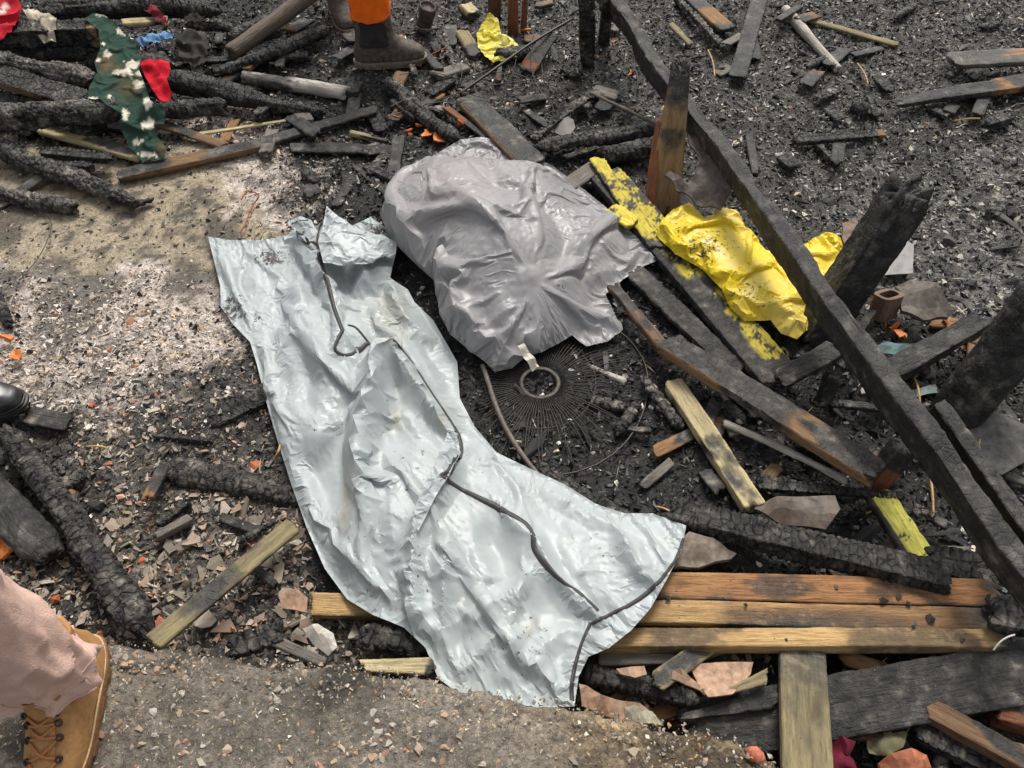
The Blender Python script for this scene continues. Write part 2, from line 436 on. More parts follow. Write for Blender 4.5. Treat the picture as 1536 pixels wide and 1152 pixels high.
def ribbon(name, path, tree, width, mat, parent, lift=.003, thick=.0025, origin=(0, 0, 0)):
    """a tape lying on a sheet: photo-pixel path dropped onto the sheet"""
    pts, nrm = [], []
    path = [np.array(p, float) for p in path]
    dense = []
    for a, b in zip(path[:-1], path[1:]):
        n = max(2, int(np.linalg.norm(b - a) / 4)); dense += [a + (b - a) * t / n for t in range(n)]
    dense.append(path[-1])
    dense = np.array(dense)
    for _ in range(3): dense[1:-1] = (dense[:-2] + 2 * dense[1:-1] + dense[2:]) / 4
    for p in dense:
        d = W(p[0], p[1], 0.) - np.array([0, 0, H]); h = tree.ray_cast(Vector((0, 0, H)), Vector(d).normalized())
        if h[0] is None: continue
        n = h[1] if h[1].z > 0 else -h[1]
        pts.append(np.array(h[0])); nrm.append(np.array(n))
    if len(pts) < 3: return None
    pts, nrm = np.array(pts), np.array(nrm)
    for _ in range(2):
        pts[1:-1] = (pts[:-2] + 2 * pts[1:-1] + pts[2:]) / 4; nrm[1:-1] = (nrm[:-2] + 2 * nrm[1:-1] + nrm[2:]) / 4
    tan = np.gradient(pts, axis=0); tan /= np.linalg.norm(tan, axis=1)[:, None] + 1e-9
    nrm /= np.linalg.norm(nrm, axis=1)[:, None] + 1e-9
    side = np.cross(tan, nrm); side /= np.linalg.norm(side, axis=1)[:, None] + 1e-9
    wv = width * (.70 + .35 * vn(np.arange(len(pts)) * .11, 3.3, 0, 5))[:, None]
    side = np.cross(tan, [0, 0, 1.]); side /= np.linalg.norm(side, axis=1)[:, None] + 1e-9
    prof = [(-.52, -.003), (-.5, 0.), (-.2, .0002), (-.12, thick), (.12, thick), (.2, .0002), (.5, 0.), (.52, -.003)]
    V = []
    for a, b in prof:
        q = pts + side * wv * a; h = [tree.ray_cast(Vector((x, y, z + .03)), Vector((0, 0, -1)), .1)[0] for x, y, z in q]
        V.append(np.array([[x, y, (hh.z if hh is not None else z) + lift + b] for (x, y, z), hh in zip(q, h)]))
    V = np.stack(V, 1)
    n, k = len(pts), len(prof)
    idx = np.arange(n * k).reshape(n, k)
    Fq = np.stack([idx[:-1, :-1], idx[:-1, 1:], idx[1:, 1:], idx[1:, :-1]], -1).reshape(-1, 4)
    V = V.reshape(-1, 3) - np.array(origin)
    return add(name, mesh_from(name, V, Fq, mat, True), parent)

# ------------------------------------------------------------------ timbers
STYLES = {   # wood colour, charred share, ash share, char cell (along, across) in m, crack depth, char tone
    'gator': ((.20, .12, .06), 1.0, .40, (.016, .034), .0055, .026),
    'log':   ((.20, .12, .06), 1.0, .55, (.028, .030), .0080, .026),
    'ashy':  ((.24, .20, .16), 1.0, 1.0, (.030, .024), .0105, .036),
    'plank': ((.20, .12, .06), 1.0, .45, (.070, .012), .0030, .024),
    'grey':  ((.16, .145, .125), .25, .6, (.08, .02), .0012, .06),
    'mixed': ((.26, .14, .06), .60, .30, (.030, .022), .0025, .033),
    'brown': ((.17, .10, .055), .35, .30, (.05, .02), .0018, .034),
    'stump': ((.235, .155, .075), .35, .30, (.05, .02), .0020, .034),
    'rust':  ((.22, .085, .04), .40, .20, (.05, .02), .0020, .034),
    'raw':   ((.45, .295, .13), .06, .1, (.05, .02), .0008, .05),
    'olive': ((.235, .195, .105), .20, .3, (.05, .02), .0010, .06),
    'cream': ((.46, .385, .22), .25, .3, (.05, .02), .0012, .05),
    'white': ((.46, .43, .38), .22, .5, (.04, .02), .0015, .06),
    'smooth':((.125, .10, .075), .10, .4, (.06, .03), .0006, .06),
}
NTIMBER = [0]
def timber(name, label, p1, z1, p2, z2, w, h=None, style='log', shape=None, taper=(1, 1), bend=0., sag=0., roll=0., jag=.03,
           raw=None, paint=None, cat=None, group=None, px=True, warp=1.0, parent=None):
    """one burnt timber between two photo pixels at known heights. w, h: breadth and depth in metres"""
    NTIMBER[0] += 1; sd_ = NTIMBER[0] * 13
    a = W(p1[0], p1[1], z1) if px else np.array(p1, float)
    b = W(p2[0], p2[1], z2) if px else np.array(p2, float)
    if px and w > 1: w = w * depth((a + b) / 2) / F       # breadth measured in photo pixels at the timber's own distance
    L = np.linalg.norm(b - a); h = h or w
    wood, cshare, ash, cell, cdep, tone = STYLES[style]
    shape = shape or ('rect' if style == 'log' and NTIMBER[0] % 3 == 0 else 'round' if style in ('log', 'ashy', 'white') else 'rect')
    dm = depth((a + b) / 2)
    step = max(.0042, .0021 * dm) if style in ('gator', 'log', 'ashy') else max(.0050, .0028 * dm)
    nx = int(np.clip(L / step, 12, 230)); per = 2 * (w + h) if shape == 'rect' else math.pi * (w + h) / 2
    nr = int(np.clip(per / step, 12, 80)) // 4 * 4
    u = np.linspace(0, 1, nx); tt = np.arange(nr) / nr
    if shape == 'rect':
        s = tt * per; y = np.empty(nr); z = np.empty(nr)
        c = np.cumsum([0, w, h, w, h])
        for i, q in enumerate(s):
            if q < c[1]: y[i], z[i] = -w / 2 + q, -h / 2
            elif q < c[2]: y[i], z[i] = w / 2, -h / 2 + q - c[1]
            elif q < c[3]: y[i], z[i] = w / 2 - (q - c[2]), h / 2
            else: y[i], z[i] = -w / 2, h / 2 - (q - c[3])
        ny, nz = (y / (w / 2)), (z / (h / 2))
        ny, nz = np.sign(ny) * np.abs(ny) ** 7, np.sign(nz) * np.abs(nz) ** 7
    else:
        th = tt * 2 * math.pi - math.pi / 2; y, z = np.cos(th) * w / 2, np.sin(th) * h / 2
        ny, nz = np.cos(th), np.sin(th)
    q = np.hypot(ny, nz) + 1e-6; ny, nz = ny / q, nz / q
    U, _ = np.meshgrid(u, tt, indexing='ij')
    X = U * L
    Y = np.broadcast_to(y, U.shape).copy(); Z = np.broadcast_to(z, U.shape).copy()
    NY = np.broadcast_to(ny, U.shape); NZ = np.broadcast_to(nz, U.shape)
    sc = taper[0] + (taper[1] - taper[0]) * U
    lump = fbm(X * 6, Y * 14, Z * 14, sd_, 3) - .5
    Y *= sc; Z *= sc
    ch0 = fbm(X * 7, Y * 16, Z * 16, sd_ + 3, 4)
    rawm = 1 - np.clip((cshare - 1 + ch0 * 1.0) * 0 + sstep(1 - cshare - .06, 1 - cshare + .06, np.clip((ch0 - .5) * 1.9 + .5, 0.001, .999)), 0, 1)
    if cshare >= 1: rawm = np.zeros_like(U)
    if raw is not None: rawm = np.clip(raw(U, NY, NZ, ch0, Y / w * 2, Z / h * 2), 0, 1)
    char = 1 - rawm
    vv = np.broadcast_to(tt * per, U.shape)
    jit = (fbm(X * 12, vv * 12, 0, sd_ + 9, 2) - .5) * .02
    if style == 'log' and group == 'charred logs heaped behind the patterned cloth' and NTIMBER[0] % 2: roll = roll or .5
    if style in ('gator', 'log'):                                  # staggered rows of char pillows, cracked crosswise
        rows = max(2, round(per / cell[1])); rv = vv / per * rows + (fbm(X * 5, vv * 3, 0, sd_ + 10, 2) - .5) * 1.1; ri = np.floor(rv)
        cu = (X + jit * .6) / cell[0] + _h(ri, ri * 0, ri * 0, sd_) * 3 + (vn(X * 40, ri, 0, sd_ + 11) - .5) * .9
        e1_, e2_ = np.abs(cu - np.floor(cu) - .5) * 2, np.abs(rv - ri - .5) * 2
        deep = .45 + .9 * vn(np.floor(cu) * 1.7, ri * 2.3, 0, sd_ + 15)
        blk = (1 - sstep(.62, 1., e1_)) * (1 - .6 * sstep(.82, 1., e2_)) * deep + (1 - deep) * .8
    else:
        f1, f2 = worley((X + jit) / cell[0], (vv + jit) / cell[1], sd_)
        blk = np.clip((f2 - f1) / .30, 0, 1) ** .7
    amp = (.14 * min(w, h) + .005) * (.4 + .6 * warp) * (1.9 if shape == 'round' else .8)
    if style in ('gator', 'log', 'ashy', 'plank', 'mixed') and warp > .3:      # ends burnt back
        e1 = .05 + .10 * RNG.random(); e2 = .05 + .10 * RNG.random(); k1, k2 = (.25 + .4 * RNG.random(2))
        if shape == 'rect': k1, k2 = k1 * .12, k2 * .12
        bb = (1 - k1 * (1 - sstep(0, e1, U))) * (1 - k2 * (1 - sstep(0, e2, 1 - U)))
        Y *= bb; Z *= bb
    D = lump * amp + char * cdep * (blk - .8) + (fbm(X * 90, vv * 90, 0, sd_ + 4, 2) - .5) * .0014
    D -= char * .22 * min(w, h, .07) * sstep(.48, .75, fbm(X * 7, Y * 16, Z * 16, sd_ + 21, 3)) * (1.0 if warp > .3 else .3)
    Y += NY * D; Z += NZ * D
    # axis wander, sag, ragged ends
    Y += (fbm(X[:, :1] * 2.2, sd_ * .7, 0, sd_ + 5, 2) - .5) * .05 * warp * L * .6 + bend * np.sin(U * math.pi) * L
    Z += -sag * np.sin(U * math.pi) * L
    je = (vn(Y * 55 / max(1, 1), Z * 55, sd_, sd_ + 6) - .3) * jag
    X = X + je * sstep(.0, 1., 1 - U * L / max(.10 * L, .03)) * np.where(U < .5, 1, 0) * 1.0
    je2 = (vn(Y * 55, Z * 55, sd_ + 2, sd_ + 7) - .3) * jag
    X = X - je2 * sstep(0., 1., 1 - (1 - U) * L / max(.10 * L, .03)) * np.where(U >= .5, 1, 0)
    V = np.stack([X, Y, Z], -1).reshape(-1, 3)
    idx = np.arange(nx * nr).reshape(nx, nr); nxt = np.roll(idx, -1, 1)
    Fq = np.stack([idx[:-1], nxt[:-1], nxt[1:], idx[1:]], -1).reshape(-1, 4)
    # caps: an inner ring and a centre, drawn in
    ends = []; VV = [V]; n0 = len(V); faces = [Fq]
    for e, sgn in ((0, 1), (nx - 1, -1)):
        ring = V[idx[e]]; c = ring.mean(0); inner = c + (ring - c) * .55 + np.array([sgn * -1 * .004, 0, 0]) + (RNG.random((nr, 3)) - .5) * .006
        VV += [inner, (c + np.array([sgn * .003, 0, 0]))[None]]
        i1 = n0 + np.arange(nr); cc = n0 + nr; n0 += nr + 1
        o_, o2 = idx[e], np.roll(idx[e], -1); j2 = np.roll(i1, -1)
        if sgn > 0: faces.append(np.stack([o_, i1, j2, o2], -1)); faces.append(np.stack([i1, np.full(nr, cc), np.full(nr, cc), j2], -1))
        else: faces.append(np.stack([o_, o2, j2, i1], -1)); faces.append(np.stack([i1, j2, np.full(nr, cc), np.full(nr, cc)], -1))
        ends.append((e, nr + 1))
    V = np.concatenate(VV)
    # colours
    tn = fbm(X * 15, Y * 25, Z * 25, sd_ + 8, 4)[..., None]; an = fbm(X * 30, Y * 30, Z * 30, sd_ + 12, 4)
    cc_ = np.array([1., .95, .90]) * tone * .85 * (.5 + 1.0 * tn)
    am = (sstep(.62 - .25 * ash, .80 - .12 * ash, an) * .75 * ash + .22 * ash * sstep(.35, .9, NZ) * sstep(.35, .6, tn[..., 0]))[..., None]
    cc_ = cc_ * (1 - am) + np.array([.20, .183, .16]) * am
    gr = fbm(X * 3, Y * 70, Z * 70, sd_ + 14, 3)[..., None]
    ww = np.array(wood) * (.62 + .75 * gr) * (.8 + .4 * tn)
    if paint is not None and style == 'raw':
        pc, pm = paint(U, NY, NZ, ch0, Y / w * 2, Z / h * 2); pm = np.clip(pm, 0, 1)[..., None]; ww = ww * (1 - pm) + np.array(pc) * (.62 + .75 * gr) * (.8 + .4 * tn) * pm; paint = None
    ed = (sstep(.0, .9, rawm) * (1 - sstep(.6, 1., rawm)))[..., None]
    ww = ww * (1 - .5 * ed)
    C = cc_ * char[..., None] + ww * rawm[..., None]
    ca = char
    if paint is not None:
        pc, pm = paint(U, NY, NZ, fbm(X * 22, Y * 30, Z * 30, sd_ + 17, 4), Y / w * 2, Z / h * 2); pm = np.clip(pm, 0, 1)[..., None]
        C = C * (1 - pm) + np.array(pc) * (.8 + .4 * tn) * pm; ca = ca * (1 - pm[..., 0])
    C = C.reshape(-1, 3); ca = ca.reshape(-1)
    for e, n in ends:
        C = np.r_[C, np.tile(C[idx[e]].mean(0), (n, 1)) * .8]; ca = np.r_[ca, np.full(n, ca[idx[e]].mean())]
    Fall = np.concatenate(faces)
    Fl = [tuple(dict.fromkeys(q)) for q in Fall[len(Fq):]]
    me = mesh_from(name, V, np.concatenate([Fq]), M['timber'], True, C, {'char': ca}) if False else None
    tri = [q for q in Fl if len(q) == 3]; quad = np.array([q for q in Fl if len(q) == 4])
    allq = np.concatenate([Fq, quad]); tr = np.array(tri)
    F3 = np.concatenate([allq[:, [0, 1, 2]], allq[:, [0, 2, 3]], tr])
    me = mesh_from(name, V, F3, M['timber'], True, C, {'char': ca, 'crk': ca * {'gator': .9, 'log': .8, 'ashy': .9}.get(style, .12)})
    ex = Vector(b - a).normalized(); up = Vector((0, 0, 1))
    if abs(ex.z) > .85: up = Vector((0, 1, 0))
    ey = up.cross(ex).normalized(); ez = ex.cross(ey)
    R = Matrix((ex, ey, ez)).transposed() @ Matrix.Rotation(roll, 3, 'X')
    o = add(name, me, parent, None, Matrix.Translation(Vector(a)) @ R.to_4x4())
    if parent is None: tag(o, label, cat or name.split('_')[-1], group)
    return o
def px2m(n, p, z=.05): return n * depth(W(p[0], p[1], z)) / F

# ------------------------------------------------------------------ small solids
def hull(rng, n=10, sc=(1, 1, 1)):
    bm = bmesh.new()
    p = rng.normal(size=(n, 3)); p /= np.linalg.norm(p, axis=1)[:, None]; p *= rng.uniform(.7, 1.1, (n, 1)); p *= np.array(sc)
    vs_ = [bm.verts.new(q) for q in p]
    r = bmesh.ops.convex_hull(bm, input=vs_)
    bmesh.ops.delete(bm, geom=[g for g in r['geom_interior'] if isinstance(g, bmesh.types.BMVert)], context='VERTS')
    bmesh.ops.triangulate(bm, faces=bm.faces[:])
    bm.verts.index_update()
    V = np.array([v.co[:] for v in bm.verts]); T = np.array([[v.index for v in f.verts] for f in bm.faces]); bm.free()
    return V, T
def flake(rng, n=7, th=.12, curl=.25):
    """thin broken flake: a ragged polygon with thickness and a curl"""
    a = np.sort(rng.uniform(0, 2 * math.pi, n) * .35 + np.arange(n) / n * 2 * math.pi * .95); r = rng.uniform(.55, 1.15, n)
    p = np.c_[np.cos(a) * r, np.sin(a) * r * rng.uniform(.5, .95)]
    t = rng.uniform(0, math.pi); k = (p[:, 0] * math.cos(t) + p[:, 1] * math.sin(t))
    z = curl * k * k * rng.choice([-1, 1])
    top = np.c_[p, z + th / 2]; bot = np.c_[p * .93, z - th / 2]
    V = np.r_[top, bot, [[0, 0, th / 2]], [[0, 0, -th / 2]]]
    T = []
    for i in range(n):
        j = (i + 1) % n
        T += [(i, j, 2 * n), (j + n, i + n, 2 * n + 1), (i, i + n, j + n), (i, j + n, j)]
    return V, np.array(T)
def tube(name, pts, r, mat, parent=None, n=6, smooth_it=2, close=False, cap=True, rad=None):
    p = np.array(pts, float)
    for _ in range(smooth_it):                            # corner cutting
        q = []
        m = len(p)
        for i in range(m if close else m - 1):
            a, b = p[i], p[(i + 1) % m]; q += [a * .75 + b * .25, a * .25 + b * .75]
        if not close: q = [p[0]] + q + [p[-1]]
        p = np.array(q)
    m = len(p)
    t = (np.roll(p, -1, 0) - np.roll(p, 1, 0)) if close else np.gradient(p, axis=0)
    t /= np.linalg.norm(t, axis=1)[:, None] + 1e-12
    ref = np.array([0, 0, 1.]) if abs(t[:, 2]).mean() < .8 else np.array([1., 0, 0])
    s = np.cross(t, ref); s /= np.linalg.norm(s, axis=1)[:, None] + 1e-9; u = np.cross(s, t)
    rr = np.full(m, r) if rad is None else np.interp(np.linspace(0, 1, m), np.linspace(0, 1, len(rad)), rad)
    th = np.arange(n) / n * 2 * math.pi
    V = p[:, None] + rr[:, None, None] * (np.cos(th)[None, :, None] * s[:, None] + np.sin(th)[None, :, None] * u[:, None])
    idx = np.arange(m * n).reshape(m, n); nx_ = np.roll(idx, -1, 1)
    if close: Fq = np.stack([idx, nx_, np.roll(nx_, -1, 0), np.roll(idx, -1, 0)], -1).reshape(-1, 4)
    else: Fq = np.stack([idx[:-1], nx_[:-1], nx_[1:], idx[1:]], -1).reshape(-1, 4)
    Fl = [tuple(q) for q in Fq]
    if cap and not close: Fl += [tuple(idx[0][::-1]), tuple(idx[-1])]
    return V.reshape(-1, 3), Fl
def tube_obj(name, pts, r, mat, label=None, cat=None, parent=None, group=None, **kw):
    V, Fl = tube(name, pts, r, mat, **kw)
    if parent is None: V, c = recenter(V)
    else: c = (0, 0, 0)
    o = add(name, mesh_from(name, V, Fl, mat, True), parent, Vector(c))
    if label: tag(o, label, cat, group)
    return o
def plate(name, px, th, mat, label=None, cat=None, curl=0., axis=0., rough=.006, step=.02, parent=None, group=None, seed=0, sag=None):
    """a thin broken plate (tile, metal sheet): outline in photo pixels with heights, given real thickness and a curl"""
    out = outline_w(px); rng = np.random.default_rng(seed)
    P, T = tri_fill(out[:, :2], step, rng)
    d = np.hypot(P[:, None, 0] - out[None, :, 0], P[:, None, 1] - out[None, :, 1]) + 1e-4
    wt = d ** -2.5; z = (wt * out[None, :, 2]).sum(1) / wt.sum(1)
    c = P.mean(0); k = ((P - c) @ np.array([math.cos(axis), math.sin(axis)]))
    z = z + curl * (1 - (k / (np.abs(k).max() + 1e-9)) ** 2) + (fbm(P[:, 0] * 30, P[:, 1] * 30, 0, seed, 3) - .5) * rough * 2.5
    n = len(P)
    V = np.r_[np.c_[P, z + th / 2], np.c_[P, z - th / 2]]
    E, inv, cnt = edges_of(T)
    bt = np.r_[T[:, [0, 1]], T[:, [1, 2]], T[:, [2, 0]]][cnt[inv] == 1]
    side = np.r_[np.c_[bt[:, 0], bt[:, 0] + n, bt[:, 1] + n], np.c_[bt[:, 0], bt[:, 1] + n, bt[:, 1]]]
    F3 = np.r_[T, T[:, ::-1] + n, side]
    V, cc = recenter(V)
    me = mesh_from(name, V, F3, mat, False)
    o = add(name, me, parent, Vector(cc))
    if label: tag(o, label, cat, group)
    return o

# ------------------------------------------------------------------ the ground
LEDGE_Z = .20
LEDGE_PX = [(-420, 985), (-60, 950), (60, 946), (130, 952), (215, 968), (300, 972), (380, 986), (450, 990), (540, 996), (650, 1012), (700, 1028), (765, 1038), (850, 1052), (905, 1066),
            (960, 1076), (1010, 1084), (1060, 1094), (1110, 1106), (1150, 1126), (1185, 1158), (1200, 1230), (1180, 1330)]
LEDGE = [tuple(W(x, y, LEDGE_Z)[:2]) for x, y in LEDGE_PX] + [(.55, -.6), (.5, -3.), (-2.6, -3.)]
def gauss(px, py, x, y, rx, ry): return np.exp(-((px - x) / rx) ** 2 - ((py - y) / ry) ** 2)
def boxm(px, py, x0, y0, x1, y1, s=40):
    return sstep(x0 - s, x0 + s, px) * (1 - sstep(x1 - s, x1 + s, px)) * sstep(y0 - s, y0 + s, py) * (1 - sstep(y1 - s, y1 + s, py))
def zones(x, y):
    px, py = PX(x, y, 0.)
    px = np.clip(px, -900, 2400); py = np.clip(py, -200, 1400)
    px = px + (fbm(x * 5, y * 5, 0, 31, 4) - .5) * 190; py = py + (fbm(x * 5, y * 5, 0, 41, 4) - .5) * 150
    z = {}
    z['tan'] = np.clip(boxm(px, py, -900, 205, 330, 425, 45) + .8 * boxm(px, py, 200, 240, 440, 400, 45), 0, 1)
    z['ash'] = np.clip(1.15 * gauss(px, py, 80, 525, 230, 95) + .65 * gauss(px, py, 330, 515, 130, 65) + 1. * gauss(px, py, 415, 260, 85, 55) + .8 * gauss(px, py, 345, 180, 70, 25)
                       + .5 * gauss(px, py, 200, 430, 220, 40) + .35 * gauss(px, py, 700, 130, 60, 40), 0, 1)
    z['shard'] = np.clip(boxm(px, py, -900, 770, 460, 1100, 40) + .6 * boxm(px, py, 120, 600, 420, 800, 50) + boxm(px, py, 430, 900, 1200, 1100, 40), 0, 1)
    z['dust'] = np.clip(boxm(px, py, 930, -300, 2400, 470, 60) + .7 * boxm(px, py, 480, -300, 930, 150, 60) + .8 * boxm(px, py, -900, 560, 480, 800, 60), 0, 1)
    z['grey'] = np.clip(.9 * gauss(px, py, 1450, 400, 190, 120) + .45 * gauss(px, py, 1350, 250, 250, 150) + .5 * gauss(px, py, 1500, 680, 120, 80), 0, 1)
    return z
PATCH = None
def gz(x, y):
    x, y = np.asarray(x, float), np.asarray(y, float)
    px, py = PX(x, y, 0.)
    flat = boxm(px, py, -900, 215, 430, 560, 60)
    a = (fbm(x * 2.2, y * 2.2, 0, 3, 3) - .5) * .07 + (fbm(x * 14, y * 14, 0, 5, 3) - .5) * .026 * (1 - .75 * flat) + (fbm(x * 60, y * 60, 0, 8, 2) - .5) * .010 * (1 - .6 * flat)
    a = a * (1 - .5 * flat)
    pit = boxm(px, py, 1180, 560, 1560, 840, 60) * .05 + boxm(px, py, 860, 985, 1560, 1160, 30) * .05    # hollow under the fallen rail and by the ledge
    return a - pit
def axis_pts(lo, hi, step, far):
    c = np.arange(lo, hi + step, step); o = []; s, d = step, 0.
    while d < far: s *= 1.35; d += s; o.append(d)
    return np.r_[lo - np.array(o[::-1]), c, c[-1] + np.array(o)]
gx, gy = axis_pts(-2.75, 2.75, .0115, 150), axis_pts(.15, 4.3, .0115, 150)
GX, GY = np.meshgrid(gx, gy)
near = ((GX > -3.2) & (GX < 3.2) & (GY > -.2) & (GY < 4.8))
GZ = gz(GX, GY)
zn = zones(GX, GY)
def ground_col(x, y, zn):
    n1 = fbm(x * 9, y * 9, 0, 51, 5)[..., None]; n2 = fbm(x * 45, y * 45, 0, 57, 3)[..., None]
    c = np.array([.024, .0225, .021]) * (.5 + n1)
    def lay(c, m, col, thr=.5, sh=.25):
        m = np.clip(m[..., None] * (.45 + 1.1 * n1) + (n2 - .5) * sh * 2, 0, 1); m = sstep(thr - sh, thr + sh, m) * np.minimum(1, m * 3)
        return c * (1 - m) + np.array(col) * (.65 + .7 * n2) * m
    c = lay(c, zn['dust'], (.085, .078, .068), .45, .3)
    c = lay(c, zn['grey'], (.17, .163, .15))
    c = lay(c, zn['shard'], (.15, .132, .11))
    c = lay(c, zn['tan'], (.37, .305, .215), .36, .22)
    c = lay(c, zn['ash'], (.58, .50, .44), .42, .25)
    soot = np.maximum(sstep(.54, .70, fbm(x * 24, y * 24, 0, 63, 4)), sstep(.55, .68, fbm(x * 5, y * 5, 0, 67, 4)))[..., None] * .75
    return c * (1 - soot) + np.array([.035, .033, .03]) * soot
GC = ground_col(GX, GY, zn)
idx = np.arange(GX.size).reshape(GX.shape)
Fq = np.stack([idx[:-1, :-1], idx[:-1, 1:], idx[1:, 1:], idx[1:, :-1]], -1).reshape(-1, 4)
g = add('ground', mesh_from('ground', np.c_[GX.ravel(), GY.ravel(), GZ.ravel()], Fq, M['ground'], True, GC.reshape(-1, 3), {'crumb': np.clip(1 - .9 * zn['tan'] - .5 * zn['ash'], 0, 1).ravel()}))
g['kind'] = 'structure'; g['label'] = 'burnt ground of black charcoal, tan earth and pale ash'

# the concrete ledge the photographer stands on
lx = np.arange(-2.6, 1.05, .0075); ly = np.r_[np.arange(-3., .1, .08), np.arange(.1, .98, .0075)]
LX, LY = np.meshgrid(lx, ly)
inn = in_poly(LX, LY, LEDGE); sdist = poly_d(LX, LY, LEDGE) * np.where(inn, 1, -1)
sdist = sdist + (fbm(LX * 16, LY * 16, 0, 71, 4) - .5) * .035
def ledge_top(x, y): return LEDGE_Z + (fbm(x * 5, y * 5, 0, 75, 3) - .5) * .02 + (fbm(x * 40, y * 40, 0, 77, 3) - .5) * .010
LZ = ledge_top(LX, LY) * 1.0
LZ = LZ - .035 * (1 - sstep(.0, .07, sdist)) - (.36 * (1 - sstep(-.018, .004, sdist)))
keep = sdist > -.03
idx = np.arange(LX.size).reshape(LX.shape)
Fq = np.stack([idx[:-1, :-1], idx[:-1, 1:], idx[1:, 1:], idx[1:, :-1]], -1).reshape(-1, 4)
Fq = Fq[keep.ravel()[Fq].any(1)]
n1 = fbm(LX * 7, LY * 7, 0, 81, 5)[..., None]; n2 = fbm(LX * 60, LY * 60, 0, 83, 3)[..., None]
edge = (1 - sstep(.02, .22, sdist + (n1[..., 0] - .5) * .2))[..., None]
wr = sstep(-.1, .45, LX)[..., None]
LC = np.array([.195, .168, .136]) * (.40 + 1.2 * n1)
LC = LC * (1 - edge * wr * .8) + np.array([.33, .225, .105]) * (.5 + n2) * edge * wr * .8
LC = LC * (1 - .6 * sstep(.50, .68, fbm(LX * 11, LY * 11, 0, 87, 5))[..., None]) * (.6 + .8 * n2)
us = np.unique(Fq); rm = np.full(LX.size, -1); rm[us] = np.arange(len(us))
ledge = add('concrete_ledge', mesh_from('concrete_ledge', np.c_[LX.ravel(), LY.ravel(), LZ.ravel()][us], rm[Fq], M['ground'], True, LC.reshape(-1, 3)[us], {'crumb': np.clip(.25 + .6 * (edge * wr)[..., 0].ravel()[us], 0, 1)}))
ledge['kind'] = 'structure'; ledge['label'] = 'worn pebbly concrete ledge beside the burnt ground'

# ------------------------------------------------------------------ the two bags
BAG1 = [(313, 357, .02), (345, 362, .02), (395, 362, .02), (430, 352, .03), (434, 338, .05), (452, 330, .06), (478, 331, .05), (491, 316, .06), (508, 330, .05), (530, 336, .03), (556, 324, .03), (578, 340, .03), (596, 366, .03),
        (592, 392, .02), (586, 420, .02), (612, 436, .02), (622, 455, .02), (650, 482, .02), (672, 520, .02), (686, 545, .02), (690, 600, .02), (712, 645, .02), (745, 688, .02), (800, 718, .02), (845, 742, .02), (890, 775, .02), (932, 788, .03), (975, 783, .05), (1028, 792, .09),
        (1020, 832, .10), (1000, 870, .11), (975, 915, .11), (946, 948, .11), (912, 975, .11), (882, 988, .11), (868, 1015, .12), (862, 1058, .13), (815, 1060, .13), (740, 1050, .13), (690, 1042, .12), (658, 1020, .11), (640, 978, .10), (608, 950, .08),
        (560, 925, .08), (520, 897, .07), (488, 855, .03), (462, 796, .02), (440, 735, .02), (420, 672, .02), (402, 610, .02), (386, 548, .02), (376, 515, .02), (350, 488, .02), (332, 462, .02), (331, 430, .02), (321, 390, .02)]
def base1(x, y):
    px, py = PX(x, y, .05)
    r = .015 + .095 * sstep(560, 960, py + (px - 620) * .10) * sstep(430, 640, px)
    return r
caps1 = [('dome', chain([(430, 410), (475, 470), (530, 570), (575, 680), (660, 800), (760, 880), (850, 900)], [(.05, .16), (.09, .20), (.12, .24), (.13, .25), (.15, .27), (.15, .25), (.13, .15)])),
         ('tent', chain([(566, 508), (548, 590), (543, 690), (560, 800)], [(.22, .13), (.21, .12), (.18, .10), (.17, .08)])),
         ('tent', chain([(585, 510), (640, 590), (682, 650), (690, 690)], [(.22, .10), (.17, .10), (.12, .09), (.10, .07)])),
         ('tent', chain([(690, 685), (655, 745), (625, 800)], [(.17, .07), (.20, .06), (.19, .06)])),
         ('tent', chain([(622, 765), (615, 850), (618, 920), (645, 975)], [(.21, .07), (.20, .07), (.19, .07), (.17, .06)])),
         ('tent', chain([(672, 790), (664, 860), (662, 935)], [(.22, .08), (.21, .08), (.17, .06)])),
         ('tent', chain([(440, 345), (480, 400), (505, 470), (525, 510)], [(.07, .06), (.11, .07), (.12, .07), (.13, .07)])),
         ('tent', chain([(490, 318), (482, 380)], [(.11, .07), (.11, .06)])),
         ('tent', chain([(560, 330), (545, 400), (590, 385)], [(.09, .07), (.11, .08), (.08, .06)])),
         ('tent', chain([(395, 520), (410, 610), (440, 720)], [(.06, .06), (.08, .06), (.08, .06)])),
         ('tent', chain([(760, 770), (805, 800), (830, 850), (895, 912)], [(.17, .08), (.20, .08), (.20, .08), (.19, .07)])),
         ('tent', chain([(930, 795), (960, 860), (985, 880)], [(.14, .08), (.16, .07), (.14, .06)])),
         ('tent', chain([(800, 720), (860, 770), (940, 800)], [(.06, .06), (.09, .06), (.10, .06)])),
         ('tent', chain([(690, 1000), (760, 930), (790, 850)], [(.17, .06), (.20, .07), (.20, .06)])),
         ('tent', chain([(850, 1040), (862, 985), (885, 940)], [(.17, .05), (.18, .05), (.19, .06)])),
         ('tent', chain([(585, 420), (605, 470), (640, 500)], [(.05, .05), (.08, .06), (.06, .05)]))]
dome1 = bumps([c for c in caps1 if c[0] == 'dome'], base1)
tent1 = bumps([(k_, [(x, y, z * .80, r * .85) for x, y, z, r in p]) for k_, p in caps1 if k_ == 'tent'], 0.)
def sup1(x, y):
    b = base1(x, y); lump = fbm((x * .86 + y * .5) * 11, (y * .86 - x * .5) * 4.5, 0, 111, 2)      # soft contents, slumped between folds
    return np.maximum(b + (dome1(x, y) - b) * (.25 + 1.0 * sstep(.3, .75, lump)) * .75, tent1(x, y))
rid1 = bumps([c for c in caps1 if c[0] == 'tent'], base1)
